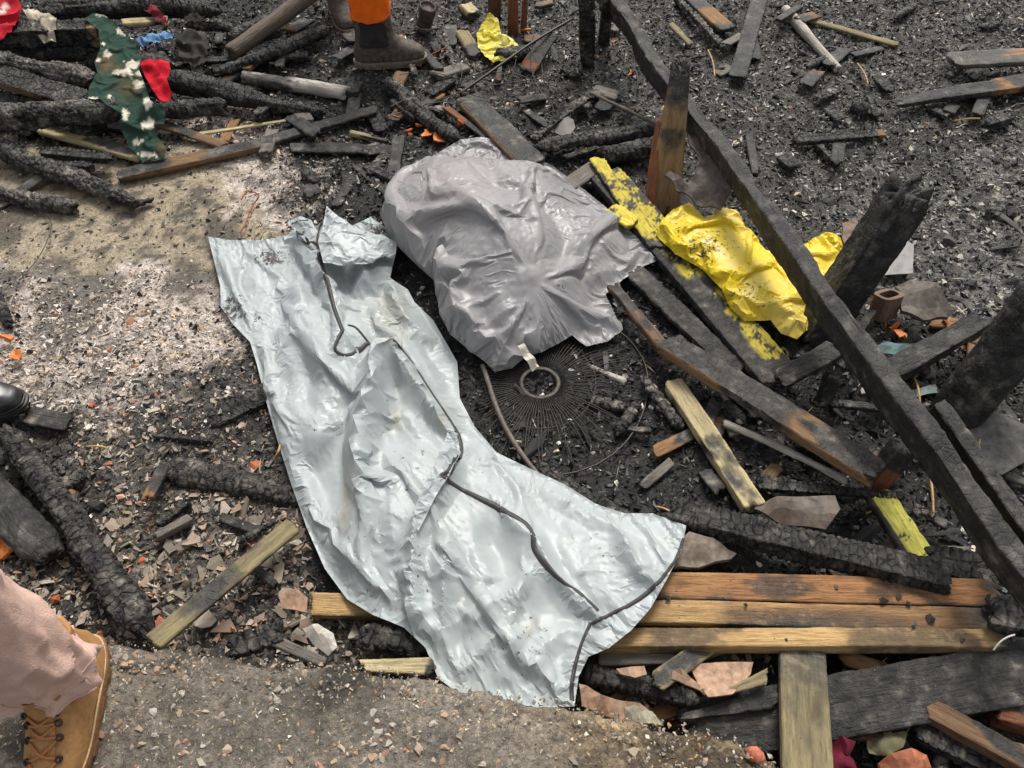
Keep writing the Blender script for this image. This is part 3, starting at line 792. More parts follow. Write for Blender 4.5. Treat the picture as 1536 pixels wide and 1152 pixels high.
X1, T1, P1 = cloth(BAG1, .038, 3, lambda P: .045 + .12 * fbm(P[:, 0] * 4, P[:, 1] * 4, 0, 91, 3), sup1, rid1, .075, (110, 70, 45, 14), .0001, (.14, .07, .03, .02), 3, .8, np.array([.90, .43]), .10, base1, lambda P: fbm((P[:, 0] * .90 + P[:, 1] * .43) * 12, (P[:, 1] * .90 - P[:, 0] * .43) * 2.2, 0, 93, 2) - .25)
AX1 = math.atan2(W(760, 900, 0)[1] - W(430, 410, 0)[1], W(760, 900, 0)[0] - W(430, 410, 0)[0])
FOLD1 = [([(566, 508, .15), (550, 590, .15), (543, 690, .15), (560, 800, .15)], .030, .05), ([(622, 765, .18), (615, 850, .18), (618, 925, .15), (645, 975, .12)], .032, .045), ([(672, 790, .18), (664, 860, .18), (662, 935, .15)], .030, .05),
         ([(692, 685, .15), (655, 745, .18), (618, 805, .18)], .035, .035), ([(675, 670, .15), (640, 730, .18)], .022, .025), ([(400, 520, .04), (415, 610, .05), (445, 730, .05)], .025, .05), ([(445, 395, .06), (455, 470, .08), (500, 600, .12)], .022, .045),
         ([(470, 480, .08), (480, 560, .1), (470, 640, .1)], .016, .04), ([(560, 560, .15), (590, 610, .15), (625, 660, .15)], .020, .04), ([(480, 640, .1), (545, 590, .14)], .018, .04), ([(440, 735, .05), (480, 800, .08), (530, 870, .08)], .020, .045),
         ([(700, 945, .15), (745, 900, .18), (795, 850, .18)], .024, .04), ([(715, 800, .18), (735, 860, .18), (790, 905, .18)], .022, .04), ([(930, 797, .1), (960, 850, .14), (990, 880, .12)], .026, .045), ([(850, 775, .1), (880, 850, .15), (905, 915, .14)], .022, .045),
         ([(795, 722, .04), (850, 760, .07), (935, 800, .09)], .018, .04), ([(695, 610, .04), (740, 700, .06), (800, 760, .1)], .022, .045), ([(640, 965, .12), (700, 920, .16), (740, 880, .18)], .022, .04), ([(580, 420, .04), (600, 450, .05), (640, 480, .05)], .024, .035),
         ([(500, 350, .07), (540, 385, .07), (585, 380, .05)], .022, .035), ([(330, 380, .03), (350, 440, .04), (380, 490, .04)], .018, .035), ([(340, 365, .03), (345, 420, .03)], .014, .03), ([(540, 640, .14), (530, 740, .14), (520, 850, .1)], .018, .045), ([(860, 930, .15), (820, 960, .15), (780, 1020, .14)], .022, .035),
         ([(745, 1030, .14), (760, 975, .16), (800, 930, .17)], .02, .035), ([(585, 730, .16), (590, 830, .17), (575, 900, .13)], .018, .035), ([(510, 495, .1), (500, 530, .1), (545, 530, .12)], .016, .03)]
kp1 = np.clip(poly_d(X1[:, 0], X1[:, 1], outline_w(BAG1)[:, :2]) / .05, .1, 1)
X1[:, 2] += kp1 * facets(X1, .075, 3.2, AX1 - .1, .005, 311)
X1 = creases(X1, [(p, a * .55, w_ * .9) for p, a, w_ in FOLD1], 6, 301, AX1, keep=np.clip(poly_d(X1[:, 0], X1[:, 1], outline_w(BAG1)[:, :2]) / .04, .15, 1))
c1 = np.array([.345, .382, .388]) * np.ones((len(X1), 1))
inner = blob(X1, [(585, 468, 26, 34, 1.), (600, 495, 22, 18, .8), (465, 342, 20, 8, .6)])[:, None]
c1 = c1 * (1 - .8 * inner) + np.array([.31, .31, .27]) * .8 * inner
dust = blob(X1, [(660, 720, 40, 90, .6), (750, 930, 110, 70, .5), (600, 620, 30, 60, .4), (540, 760, 30, 60, .5)])[:, None] * fbm(X1[:, 0] * 20, X1[:, 1] * 20, 0, 97, 3)[:, None]
c1 = c1 * (1 - .5 * dust) + np.array([.29, .27, .23]) * .5 * dust
stain = blob(X1, [(595, 632, 6, 14, 1.), (520, 745, 8, 40, .8), (660, 632, 7, 8, .9), (796, 945, 6, 12, .9), (515, 775, 6, 10, 1.)])[:, None]
c1 = c1 * (1 - .55 * stain) + np.array([.30, .24, .13]) * .55 * stain
d1 = blob(X1, [(405, 388, 34, 18, 1.), (350, 465, 26, 32, 1.), (385, 478, 12, 16, .8), (565, 350, 24, 22, 1.), (330, 365, 16, 8, .5), (620, 720, 60, 90, .45), (640, 850, 90, 90, .48), (780, 960, 100, 80, .5), (560, 850, 60, 80, .42), (900, 830, 70, 60, .42), (480, 640, 60, 90, .35)])
bag1 = empty('body_bag', W(620, 720, 0), 'long pale silver zipped plastic bag lying wrinkled across burnt boards', 'bag', None)
o1 = np.array(bag1.location)
sheet_obj('film', X1, T1, M['bagfilm'], c1, bag1, d1, o1); bag1.children[0].location = (0, 0, 0)
for k_, (fp, ex_) in enumerate([([(478, 366, .115), (491, 313, .13), (508, 328, .12), (540, 348, .10), (575, 356, .085), (596, 368, .06), (594, 384, .05), (560, 398, .085), (520, 402, .10), (486, 398, .115)], .05),
                     ([(672, 652, .155), (692, 682, .15), (676, 712, .17), (652, 752, .185), (628, 800, .18), (616, 780, .175), (636, 734, .185), (656, 690, .175)], .06),
                     ([(432, 337, .09), (452, 328, .10), (468, 334, .10), (478, 352, .11), (470, 366, .10), (448, 356, .09)], .05)]):
    ow = outline_w(fp)
    def fsup(x, y, ow=ow):
        d = np.hypot(x[..., None] - ow[:, 0], y[..., None] - ow[:, 1]) + 1e-4; wt = d ** -2.5
        return (wt * ow[:, 2]).sum(-1) / wt.sum(-1) + .018 * np.sqrt(np.clip(poly_d(x, y, ow[:, :2]) / .05, 0, 1))
    Xf, Tf, Pf = cloth(fp, .024, 2, ex_, fsup, None, .02, (70, 40, 20), .0001, (.12, .06, .03), 61 + k_, .8)
    fo = sheet_obj('fold', Xf, Tf, M['bagfilm'], np.array([.345, .382, .388]) * np.ones((len(Xf), 1)), bag1, None, o1); fo.location = (0, 0, 0)
    X1, T1 = np.r_[X1, Xf], np.r_[T1, Tf + len(X1)]
tree1 = BVHTree.FromPolygons([tuple(p) for p in X1], [tuple(t) for t in T1.tolist()])
for pth, wd in [([(492, 316), (477, 345), (476, 365), (480, 390), (492, 425), (501, 462), (514, 496)], .014),
                ([(434, 338), (440, 345), (458, 356), (478, 368)], .010),
                ([(434, 338), (445, 332), (462, 330)], .008),
                ([(514, 496), (503, 515), (500, 528), (510, 533), (530, 532), (545, 520), (562, 508), (580, 503), (596, 514), (620, 545), (645, 585), (672, 625), (688, 650), (694, 675), (690, 690), (678, 702), (662, 714)], .011),
                ([(522, 488), (531, 487), (542, 500), (553, 514)], .009),
                ([(662, 714), (690, 733), (720, 748), (755, 765), (790, 785), (801, 800), (799, 820), (808, 835), (822, 852), (845, 872), (870, 890), (897, 917)], .014),
                ([(1028, 800), (1015, 838), (990, 872), (965, 895), (940, 910), (902, 928), (888, 936)], .009),
                ([(886, 934), (872, 965), (862, 1000), (857, 1030), (858, 1050)], .009)]:
    ribbon('zip_tape', pth, tree1, wd, M['zip'], bag1, .0016, .0012, o1)

BAG2 = [(580, 292, .06), (588, 275, .06), (612, 254, .05), (650, 230, .05), (690, 206, .05), (722, 202, .05), (752, 208, .05), (790, 226, .05), (830, 246, .05), (878, 282, .05), (915, 312, .05), (955, 348, .06), (992, 379, .07),
        (968, 392, .06), (935, 416, .05), (908, 442, .04), (918, 462, .04), (933, 495, .04), (912, 512, .04), (880, 520, .04), (858, 505, .04), (836, 518, .04), (812, 530, .04), (790, 540, .03), (768, 556, .03), (742, 562, .03),
        (728, 548, .03), (702, 530, .03), (676, 508, .03), (660, 478, .03), (657, 452, .03), (652, 430, .03), (628, 408, .03), (602, 382, .03), (584, 360, .03), (571, 326, .04)]
caps2 = [('dome', chain([(660, 290), (690, 330), (730, 400)], [(.22, .36), (.26, .36), (.20, .32)])),
         ('dome', chain([(760, 290), (820, 340)], [(.19, .32), (.14, .28)])),
         ('tent', chain([(715, 205), (790, 300), (815, 420)], [(.13, .14), (.27, .16), (.17, .10)])),
         ('tent', chain([(690, 290), (745, 330), (790, 430)], [(.34, .14), (.33, .13), (.20, .10)])),
         ('tent', chain([(640, 320), (650, 400), (690, 470)], [(.30, .12), (.26, .12), (.19, .10)])),
         ('tent', chain([(585, 290), (600, 350), (640, 410)], [(.15, .10), (.16, .10), (.13, .08)])),
         ('tent', chain([(985, 380), (900, 390), (840, 420)], [(.10, .08), (.15, .11), (.17, .10)])),
         ('tent', chain([(890, 300), (880, 360), (850, 400)], [(.12, .10), (.17, .10), (.17, .09)])),
         ('tent', chain([(680, 470), (740, 490), (800, 450)], [(.16, .08), (.20, .08), (.18, .07)])),
         ('tent', chain([(670, 490), (720, 530)], [(.10, .06), (.10, .06)])),
         ('tent', chain([(850, 470), (920, 490)], [(.11, .07), (.10, .06)])),
         ('tent', chain([(760, 545), (770, 500)], [(.07, .05), (.12, .06)]))]
sup2 = bumps([c for c in caps2 if c[0] == 'dome'], .03); rid2 = bumps([c for c in caps2 if c[0] == 'tent'], .03)
G2 = W(812, 432, .15)[:2]                                # where the mauve bag is gathered: folds run out from here
def tang2(m):
    d = m[:, :2] - G2; r = np.hypot(d[:, 0], d[:, 1])[:, None] + 1e-6; return np.c_[-d[:, 1], d[:, 0]] / r
def seed2(P):
    d = P[:, :2] - G2; return fbm(np.arctan2(d[:, 1], d[:, 0]) * 2.6 + 9, np.hypot(d[:, 0], d[:, 1]) * 2.5, 0, 95, 2) - .25
X2, T2, P2 = cloth(BAG2, .036, 3, lambda P: .02 + .07 * fbm(P[:, 0] * 4, P[:, 1] * 4, 0, 101, 3) + .14 * sstep(2.12, 1.9, P[:, 1]), sup2, rid2, .07, (110, 70, 45, 14), .0001, (.12, .07, .03, .02), 5, .8, tang2, .25, .03, seed2)
FOLD2 = [([(715, 206, .06), (760, 260, .2), (800, 330, .22), (815, 420, .17)], .022, .05), ([(640, 320, .22), (650, 390, .22), (690, 470, .16)], .022, .05), ([(690, 290, .28), (745, 330, .28), (790, 430, .2)], .025, .05), ([(585, 290, .1), (605, 350, .14), (640, 405, .12)], .02, .04),
         ([(985, 380, .07), (900, 395, .12), (830, 425, .16)], .025, .045), ([(890, 300, .1), (880, 350, .15), (835, 415, .16)], .022, .05), ([(930, 340, .08), (890, 380, .13), (840, 420, .16)], .02, .04), ([(660, 470, .1), (720, 485, .15), (800, 445, .17)], .028, .035), ([(665, 495, .06), (715, 520, .08), (770, 500, .12)], .022, .03),
         ([(850, 470, .1), (900, 480, .08), (930, 495, .05)], .02, .03), ([(770, 470, .15), (750, 520, .1), (742, 555, .05)], .02, .03), ([(640, 300, .25), (700, 300, .28)], -.015, .04), ([(610, 330, .18), (640, 380, .18)], .015, .03)]
kp2 = np.clip(poly_d(X2[:, 0], X2[:, 1], outline_w(BAG2)[:, :2]) / .06, .1, 1)
X2[:, 2] += kp2 * facets(X2, .075, 2.6, -1.1, .005, 313)
X2 = creases(X2, [(p, a * .4, w_ * .8) for p, a, w_ in FOLD2], 10, 302, None, W(812, 430, .16)[:2], keep=np.clip(poly_d(X2[:, 0], X2[:, 1], outline_w(BAG2)[:, :2]) / .05, .15, 1))
c2 = np.array([.245, .24, .246]) * np.ones((len(X2), 1))
pk = blob(X2, [(690, 270, 70, 30, .8), (640, 330, 60, 20, .5), (595, 275, 16, 10, .8)])[:, None]
c2 = c2 * (1 - .4 * pk) + np.array([.32, .25, .25]) * .4 * pk
bag2 = empty('body_bag', W(770, 380, 0), 'bulky mauve grey plastic bag gathered in creases beside the fan guard', 'bag', None)
o2 = np.array(bag2.location)
sheet_obj('film', X2, T2, M['bagfilm2'], c2, bag2, blob(X2, [(830, 430, 40, 20, .5), (700, 400, 80, 60, .15), (790, 500, 60, 30, .35)]), o2); bag2.children[0].location = (0, 0, 0)
tg = plate('paper_tag', [(776, 520, .10), (786, 516, .11), (800, 535, .09), (809, 550, .06), (799, 559, .05), (787, 540, .08)], .0012, M['paper'], None, None, .004, .6, .001, .008, None, None, 4)
tg.location = Vector(tg.location) - Vector(o2); tg.parent = bag2; tg['label'] = 'cream paper tag tied to the bag'

# ------------------------------------------------------------------ burnt timbers
YEL = (.56, .46, .055)
def rawzone(*zs, edge=None, noise=.6):
    """bare wood between given fractions of the length; edge: bare side face (-1 near side, 1 far side)"""
    def f(u, ny, nz, n, yy, zz):
        m = np.zeros_like(u)
        for a, b in zs: m = np.maximum(m, sstep(a - .03, a + .03, u + (n - .5) * noise * .4) * (1 - sstep(b - .02, b + .02, u + (n - .5) * noise)))
        if edge: m = np.maximum(m, sstep(.45, .75, ny * edge) * sstep(.30, .42, n))
        return m
    return f
def painted(col, zs, thr=.45, y0=-9, y1=9):
    def f(u, ny, nz, n, yy, zz):
        m = np.zeros_like(u)
        for a, b in zs: m = np.maximum(m, sstep(a - .02, a + .02, u + (n - .5) * .2) * (1 - sstep(b - .02, b + .02, u + (n - .5) * .2)))
        return col, m * sstep(thr - .03, thr + .04, n + (vn(u * 120, yy * 14, 0, 6) - .5) * .25) * sstep(-.2, .4, nz) * ((yy > y0) & (yy < y1))
    return f
T_ = timber
# the long fallen rail and the posts it hangs from
T_('charred_rail', 'long charred rail slanting from the splintered stump down past the golden boards', (900, -25), .20, (1552, 907), .28, .048, .085, 'plank', roll=.12, jag=.01, warp=.7, cat='rail')
T_('charred_rail', 'short grey charred rail lying close along the long fallen rail', (1403, 612), .24, (1560, 838), .26, .034, .07, 'plank', roll=.15, warp=.4, cat='rail')
def post(name, label, base, z1, top_px, hgt, w, h, style, **k):
    a = W(base[0], base[1], z1); d0 = W(top_px[0], top_px[1], hgt); return T_(name, label, tuple(a), 0, tuple(d0), 0, w, h, style, px=False, cat='post', **k)
post('charred_post', 'upright black charred post with ragged broken top beside the yellow sheet', (1205, 530), -.05, (1366, 282), .42, .112, .09, 'plank', jag=.12, warp=.5, shape='rect')
post('charred_post', 'thick round black post standing beyond the short grey rail', (1415, 652), -.05, (1590, 420), .42, .145, .13, 'plank', jag=.02, warp=.3, shape='round')
post('splintered_stump', 'brown splintered wooden stump with black tip standing beside the yellow sheet', (992, 330), -.04, (1022, 88), .40, .135, .05, 'stump', taper=(.95, .45), jag=.16, warp=.9,
     raw=lambda u, ny, nz, n, yy, zz: (1 - sstep(.68, .86, u + (n - .5) * .5)) * sstep(.28, .4, n))
post('splintered_stump', 'thin reddish split stave leaning on the brown stump', (972, 330), -.03, (990, 180), .24, .045, .02, 'rust', taper=(1., .5), jag=.06, raw=rawzone((-.1, 1.1)))
post('splintered_stump', 'orange brown splintered stump behind the small yellow plastic', (770, 62), -.03, (768, -60), .32, .05, .035, 'rust', taper=(1., .7), jag=.06, raw=rawzone((-.1, .9)))
post('splintered_stump', 'narrow red brown stave beside the orange splintered stump', (786, 58), -.03, (790, -60), .32, .028, .02, 'rust', taper=(1., .6), jag=.06, raw=rawzone((-.1, .95)))
post('charred_post', 'dark brown post end standing behind the small yellow plastic', (742, 30), -.03, (744, -70), .3, .06, .05, 'brown', jag=.04)
post('charred_slab', 'dark upright slab of charred bark beside the rail end', (880, 108), -.03, (878, -20), .35, .06, .09, 'log', jag=.09, shape='rect')
post('charred_slab', 'thin black bark slab leaning against the upright bark', (905, 75), -.03, (915, -10), .26, .05, .03, 'log', jag=.08, shape='rect')
# boards right of the bags
T_('scorched_plank', 'wide scorched plank with bare orange patch and burnt through end', (992, 508), .10, (1318, 712), .115, .105, .028, 'plank', roll=-.28, jag=.05, warp=.4,
   raw=lambda u, ny, nz, n, yy, zz: np.maximum(sstep(.60, .67, u + (n - .5) * .12) * (1 - sstep(.70, .76, u + (n - .5) * .45 + yy * .06)), sstep(.5, .8, -ny) * sstep(.3, .4, n)))
T_('charred_lath', 'brown edged charred lath running out from under the mauve bag', (918, 428), .06, (1012, 545), .07, 18, .02, 'brown', jag=.02)
T_('charred_board', 'black charred board lying between the lath and the yellow painted board', (945, 400), .03, (1110, 560), .04, 34, .02, 'plank', jag=.03)
T_('yellow_painted_board', 'flaking yellow painted board charred black along one side beneath the yellow sheet', (905, 262), .035, (1172, 572), .05, 58, .03, 'plank', jag=.05, warp=.3,
   paint=lambda u, ny, nz, n, yy, zz: (YEL, sstep(.46, .53, n + (vn(u * 160, yy * 14, 0, 5) - .5) * .28) * (1 - sstep(.56, .58, u) * (1 - sstep(.63, .65, u))) * sstep(-.15, .25, yy + (n - .5) * .8 + .45 * (u < .6)) * sstep(-.2, .3, nz)))
T_('yellow_painted_strip', 'narrow split yellow painted strip lying on the painted board beside the stump', (893, 236), .06, (985, 372), .06, 24, .014, 'plank', jag=.05, warp=.4, paint=painted(YEL, [(-.1, .92)], .40))
T_('yellow_painted_block', 'small yellow painted wooden block on the painted board beside the bag corner', (912, 312), .07, (952, 338), .07, 30, .018, 'plank', jag=.02, paint=painted((.68, .55, .07), [(-.1, 1.1)], .33))
T_('yellow_painted_board', 'broken yellow painted board end poking out beside the alligator charred beam', (1312, 735), .05, (1388, 850), .05, 42, .02, 'plank', jag=.06, warp=.4, paint=painted((.70, .66, .14), [(-.1, 1.1)], .30, -.75))
T_('charred_batten', 'tan and black speckled batten leaning down towards the alligator charred beam', (1010, 575), .05, (1130, 765), .06, 32, .03, 'cream', jag=.03,
   raw=lambda u, ny, nz, n, yy, zz: sstep(.40, .52, n + .22 * u - .10))
T_('charred_stick', 'short ash grey stick beside the speckled batten', (965, 568), .04, (1022, 642), .04, 15, None, 'ashy', jag=.02)
T_('bleached_stick', 'long thin whitish burnt stick below the scorched plank', (1082, 633), .05, (1278, 727), .05, 11, None, 'white', warp=.5, bend=.02)
T_('charred_lath', 'flat black charred lath with crumbling edge under the scorched plank', (1135, 724), .05, (1362, 744), .06, 26, .02, 'gator', jag=.03, taper=(1, .5))
T_('alligator_charred_beam', 'black beam with deep crosswise alligator cracks above the golden boards', (1000, 770), .08, (1425, 874), .10, .070, .05, 'gator', roll=-.2, jag=.04, warp=.5)
T_('charred_prop', 'reddish brown short prop under the end of the scorched plank', (1308, 728), .02, (1356, 668), .16, 32, .05, 'rust', jag=.02, raw=rawzone((-.1, .6)))
T_('charred_board', 'short dark grey board end tucked under the fallen rail', (1168, 574), .07, (1256, 522), .12, 34, .022, 'plank', jag=.03)
T_('charred_stub', 'small black stub standing in the hollow under the rail', (1230, 612), -.02, (1252, 560), .08, 22, .03, 'plank', jag=.03)
T_('charred_beam', 'black charred beam reaching from behind the rail towards the thick post', (1325, 566), .06, (1472, 482), .10, 34, .05, 'plank', jag=.03)
T_('charred_strip', 'thin grey charred strip beside the hollow clay block', (1258, 548), .10, (1312, 462), .16, 14, .012, 'plank', jag=.03)
# the golden boards and what lies by them
T_('golden_board', 'reddish brown board lying against the alligator charred beam, darkened near its end', (700, 873), .05, (1495, 893), .09, .062, .022, 'raw', roll=.08, jag=.03, warp=.20,
   raw=lambda u, ny, nz, n, yy, zz: 1 - sstep(.93, 1., u + (n - .5) * .2) - .75 * sstep(.50, .62, n) * sstep(.1, .6, u) - .8 * sstep(.7, 1., np.abs(yy)) * sstep(.46, .6, n), paint=lambda u, ny, nz, n, yy, zz: ((.33, .155, .065), .9 * sstep(.15, .5, u + (n - .5) * .5)))
T_('golden_board', 'middle golden board with long dark scorch, its end poking out past the bag', (466, 908), .03, (1485, 933), .088, .054, .022, 'raw', roll=.0, jag=.03, warp=.20,
   raw=lambda u, ny, nz, n, yy, zz: 1 - .8 * sstep(.58, .74, u + (n - .5) * .15) * (1 - sstep(.74, .98, u + (n - .5) * .15)) * sstep(-.9, .5, -yy + (n - .5)) - sstep(.93, 1., u) - .8 * sstep(.7, 1., np.abs(yy)) * sstep(.46, .6, n),
   paint=lambda u, ny, nz, n, yy, zz: ((.32, .175, .08), .8 * sstep(.45, .8, u + (n - .5) * .5)))
T_('golden_board', 'pale golden board along the concrete ledge side of the boards', (720, 962), .05, (1505, 962), .085, .044, .034, 'raw', roll=-.16, jag=.02, warp=.20,
   raw=lambda u, ny, nz, n, yy, zz: 1 - sstep(.95, 1., u) - .6 * sstep(.54, .68, n))
T_('olive_board', 'upright lying olive grey board crossing from golden boards to the ledge end', (1202, 972), .06, (1210, 1175), .10, .098, .02, 'olive', jag=.02, warp=.3,
   raw=lambda u, ny, nz, n, yy, zz: 1 - .85 * (1 - sstep(.0, .5, u + (n - .5) * .4)) - .5 * sstep(.5, .8, n))
T_('charred_beam', 'wide grey black charred beam passing under the olive board', (1018, 1104), .0, (1560, 1004), .06, .125, .06, 'plank', roll=.12, jag=.09, warp=.3)
T_('charred_splinter', 'jagged black splinter resting on the wide charred beam', (1012, 1078), .05, (1168, 1048), .05, 30, .02, 'plank', jag=.06, taper=(.3, 1))
T_('charred_log', 'cracked black log lying along the ledge below the golden boards', (862, 1006), .05, (1062, 1056), .05, 36, .05, 'gator', shape='round', jag=.02)
T_('grey_lath', 'grey brown lath half hidden under the golden boards', (895, 988), .04, (1015, 984), .04, 24, .015, 'grey', jag=.02)
T_('olive_shard', 'olive grey broken lath end beside the clay tile', (982, 1026), .09, (1072, 962), .05, 30, .010, 'olive', jag=.03)
T_('olive_shard', 'pointed olive grey chip beside the clay tile and olive board', (1096, 1036), .08, (1158, 1012), .08, 22, .010, 'olive', jag=.04, taper=(.4, 1))
T_('charred_stub', 'charred stub with brown heart under the golden boards', (1262, 985), .03, (1330, 1008), .03, 30, .035, 'mixed', jag=.04, shape='round')
T_('brown_timber', 'rusty brown timber lying at the foot of the wide charred beam', (1390, 1066), .05, (1560, 1156), .07, 34, .035, 'brown', jag=.03, raw=lambda u, ny, nz, n, yy, zz: sstep(.32, .42, n))
T_('charred_beam', 'ribbed black beam under the rusty brown timber', (1372, 1094), .03, (1530, 1170), .03, 34, .035, 'gator', jag=.03)
T_('charred_beam', 'dark rust coloured beam end beneath the fallen rail foot', (1490, 1062), .04, (1570, 1085), .04, 44, .05, 'rust', jag=.03)
T_('charred_block', 'black charred block at the far end of the golden boards', (1480, 918), .12, (1552, 930), .13, 50, .035, 'log', jag=.05, shape='rect')
T_('charred_board', 'black crumbling board between yellow board end and rail', (1385, 835), .05, (1475, 858), .08, 50, .03, 'gator', jag=.05)
# far right bed of charcoal
T_('charred_board', 'dark grey flat board lying alone towards the pale branch', (1106, 116), .02, (1142, -12), .03, 25, .015, 'plank', jag=.01, warp=.3)
T_('grey_stick', 'long ash grey stick beside the orange flecked board', (1012, -6), .03, (1086, 74), .03, 9, None, 'ashy', shape='rect')
T_('scorched_board', 'charred board with bare orange patch beside the ash grey stick', (1030, -8), .03, (1092, 46), .03, 26, .02, 'mixed', raw=rawzone((.45, .85)))
T_('pale_lath', 'short pale brown lath at the tip of the rail', (1006, 36), .03, (1038, 68), .03, 10, .01, 'olive')
T_('bleached_branch', 'whitish bare branch lying on the charcoal bed', (1177, 14), .04, (1258, 105), .03, 13, None, 'white', taper=(1.2, .8), warp=.6, raw=rawzone((-.1, 1.1)))
T_('olive_lath', 'thin olive brown lath touching the whitish branch', (1196, 26), .03, (1348, 68), .02, 12, .012, 'olive', taper=(.8, 1))
T_('scorched_board', 'grey scorched board with orange end above the charred slab', (1424, 92), .06, (1560, 84), .07, 38, .022, 'grey', jag=.05,
   raw=lambda u, ny, nz, n, yy, zz: np.clip(.25 + sstep(.5, .9, u), 0, 1) * sstep(.3, .4, n), paint=lambda u, ny, nz, n, yy, zz: ((.36, .19, .09), sstep(.55, .9, u + (n - .5) * .6) * (yy > 0)))
T_('charred_slab', 'rough charred slab with small orange patch on the charcoal bed', (1335, 156), .03, (1560, 122), .04, 32, .03, 'mixed', jag=.06, taper=(.5, 1.1), raw=rawzone((.68, .74)))
T_('charred_lath', 'small ribbed charred lath with brown tip on the charcoal bed', (1190, 211), .02, (1328, 201), .02, 16, .018, 'gator', jag=.03, raw=rawzone((.88, 1.1)))
T_('charred_lath', 'thin dark lath half buried near the fallen rail', (1122, 198), .01, (1132, 262), .01, 12, .012, 'plank')
# behind the mauve bag
T_('charred_log', 'black charred log reaching towards the mauve bag with orange chips', (572, 118), .03, (688, 212), .04, 26, None, 'log')
T_('scorched_board', 'dark board with thin orange edge ending behind the mauve bag', (700, 147), .04, (802, 246), .05, 42, .02, 'plank', jag=.01, raw=rawzone(edge=-1))
T_('brown_lath', 'short brown edged lath beside the dark orange edged board', (668, 160), .03, (728, 206), .03, 10, .012, 'rust', raw=rawzone((-.1, .5)))
T_('charred_log', 'smooth topped charred log lying behind the yellow painted strip', (802, 222), .04, (992, 192), .05, 25, None, 'log')
T_('charred_log', 'short thick charred log against the splintered stump', (900, 236), .04, (985, 222), .04, 30, None, 'log')
T_('charred_stick', 'thin black stick in front of the charred logs', (846, 239), .04, (902, 222), .04, 8, None, 'log')
T_('grey_stick', 'ash grey stick leaning over the round dark disc', (797, 212), .05, (880, 150), .03, 11, None, 'ashy', shape='rect')
T_('brown_stick', 'slim brown stick pointing at the splintered stump', (884, 138), .06, (992, 190), .08, 8, None, 'smooth', shape='round')
T_('grey_board', 'weathered pale grey board end behind the mauve bag', (846, 284), .03, (896, 250), .04, 28, .015, 'grey', jag=.03, raw=rawzone((-.1, 1.1)))
T_('bleached_stick', 'whitish stick with knobbly end near the black boot', (665, 38), .03, (685, 126), .03, 13, None, 'ashy', warp=.4)
T_('wood_chunk', 'light brown chunk of wood beside the small yellow plastic', (692, 50), .03, (714, 86), .03, 20, .03, 'olive', raw=rawzone((-.1, .7)))
T_('wood_chunk', 'pale end grain chunk of wood beside the burnt can', (696, 8), .03, (712, 24), .03, 18, .03, 'cream', raw=rawzone((-.1, .9)))
T_('scorched_board', 'dark board with red scorched face leaning near the wire tangle', (788, 108), .03, (828, 48), .10, 26, .012, 'rust', raw=rawzone((.1, .35)))
T_('charred_board', 'dark narrow board standing out behind the mauve bag and silver bag', (598, 205), .03, (584, 300), .03, 20, .015, 'plank')
T_('charred_lath', 'black lath crossing the narrow board behind the silver bag', (530, 246), .02, (586, 294), .03, 14, .012, 'plank')
T_('charred_board', 'flat sooty board on the ash between the logs and the mauve bag', (436, 222), .015, (600, 226), .02, 22, .012, 'plank')
T_('charred_lath', 'short sooty lath beside the raised tip of the silver bag', (503, 312), .015, (533, 262), .02, 15, .012, 'plank')
T_('charred_stick', 'thin pale stick on the soot between the boot and the orange chips', (524, 199), .015, (582, 213), .015, 7, None, 'cream')
T_('charred_stick', 'long thin black stick lying beside the fan guard', (808, 700), .02, (905, 770), .02, 24, None, 'log')
T_('charred_stick', 'short charred stick across the fan guard rim', (960, 600), .015, (925, 655), .015, 20, None, 'log', taper=(.8, 1))
T_('charred_stick', 'grey stick inside the fan guard wires', (875, 597), .015, (945, 614), .015, 13, None, 'ashy')
T_('charred_stick', 'pinkish brown burnt stick near the fan guard ring', (870, 543), .015, (938, 573), .015, 10, None, 'white', raw=rawzone((.2, 1.1)))
T_('charred_log', 'half buried charred log between silver bag and alligator charred beam', (820, 720), .0, (1010, 830), .0, 36, None, 'log')
# the heap of logs on the far left
hp = 'charred logs heaped behind the patterned cloth'
T_('charred_log', 'thick back log with brown end behind the cream rag', (-40, 56), .22, (152, 50), .20, 30, None, 'log', raw=rawzone((.93, 1.1)), group=hp)
T_('charred_log', 'dark log in the shade under the cream rag log', (-40, 74), .14, (145, 82), .13, 26, None, 'log', group=hp)
T_('charred_log', 'ash flecked log running down to the patterned cloth', (-40, 84), .19, (142, 120), .15, 30, None, 'ashy', group=hp)
T_('charred_plank', 'smooth grey plank turning to cracked charcoal beside the patterned cloth', (-30, 106), .17, (132, 152), .13, 34, .03, 'gator', roll=.2, raw=lambda u, ny, nz, n, yy, zz: sstep(.5, .8, -ny) * (1 - sstep(.5, .7, u)), group=hp)
T_('charred_log', 'round knobbly ash grey log lying across under the patterned cloth', (-40, 180), .16, (186, 163), .13, 40, None, 'ashy', group=hp)
T_('charred_log', 'short smooth charred log end beside the red rag', (232, 168), .08, (338, 156), .07, 26, None, 'log', group=hp)
T_('cream_board', 'cream weathered board under the patterned cloth', (58, 190), .05, (216, 234), .04, 24, .015, 'cream', jag=.05, group=hp)
T_('charred_log', 'long ashy log with thin tip lying on the tan earth', (-40, 208), .07, (205, 304), .03, 34, None, 'ashy', taper=(1.1, .6), group=hp)
T_('charred_stick', 'small black forked tip at the end of the long ashy log', (192, 310), .02, (234, 297), .02, 11, None, 'log', group=hp)
T_('charred_block', 'ribbed charcoal block beside the cream board', (58, 228), .07, (168, 238), .06, 20, .03, 'gator', group=hp)
T_('charred_block', 'small ribbed charcoal block below the larger ribbed block', (72, 246), .05, (138, 251), .05, 13, .025, 'gator', group=hp)
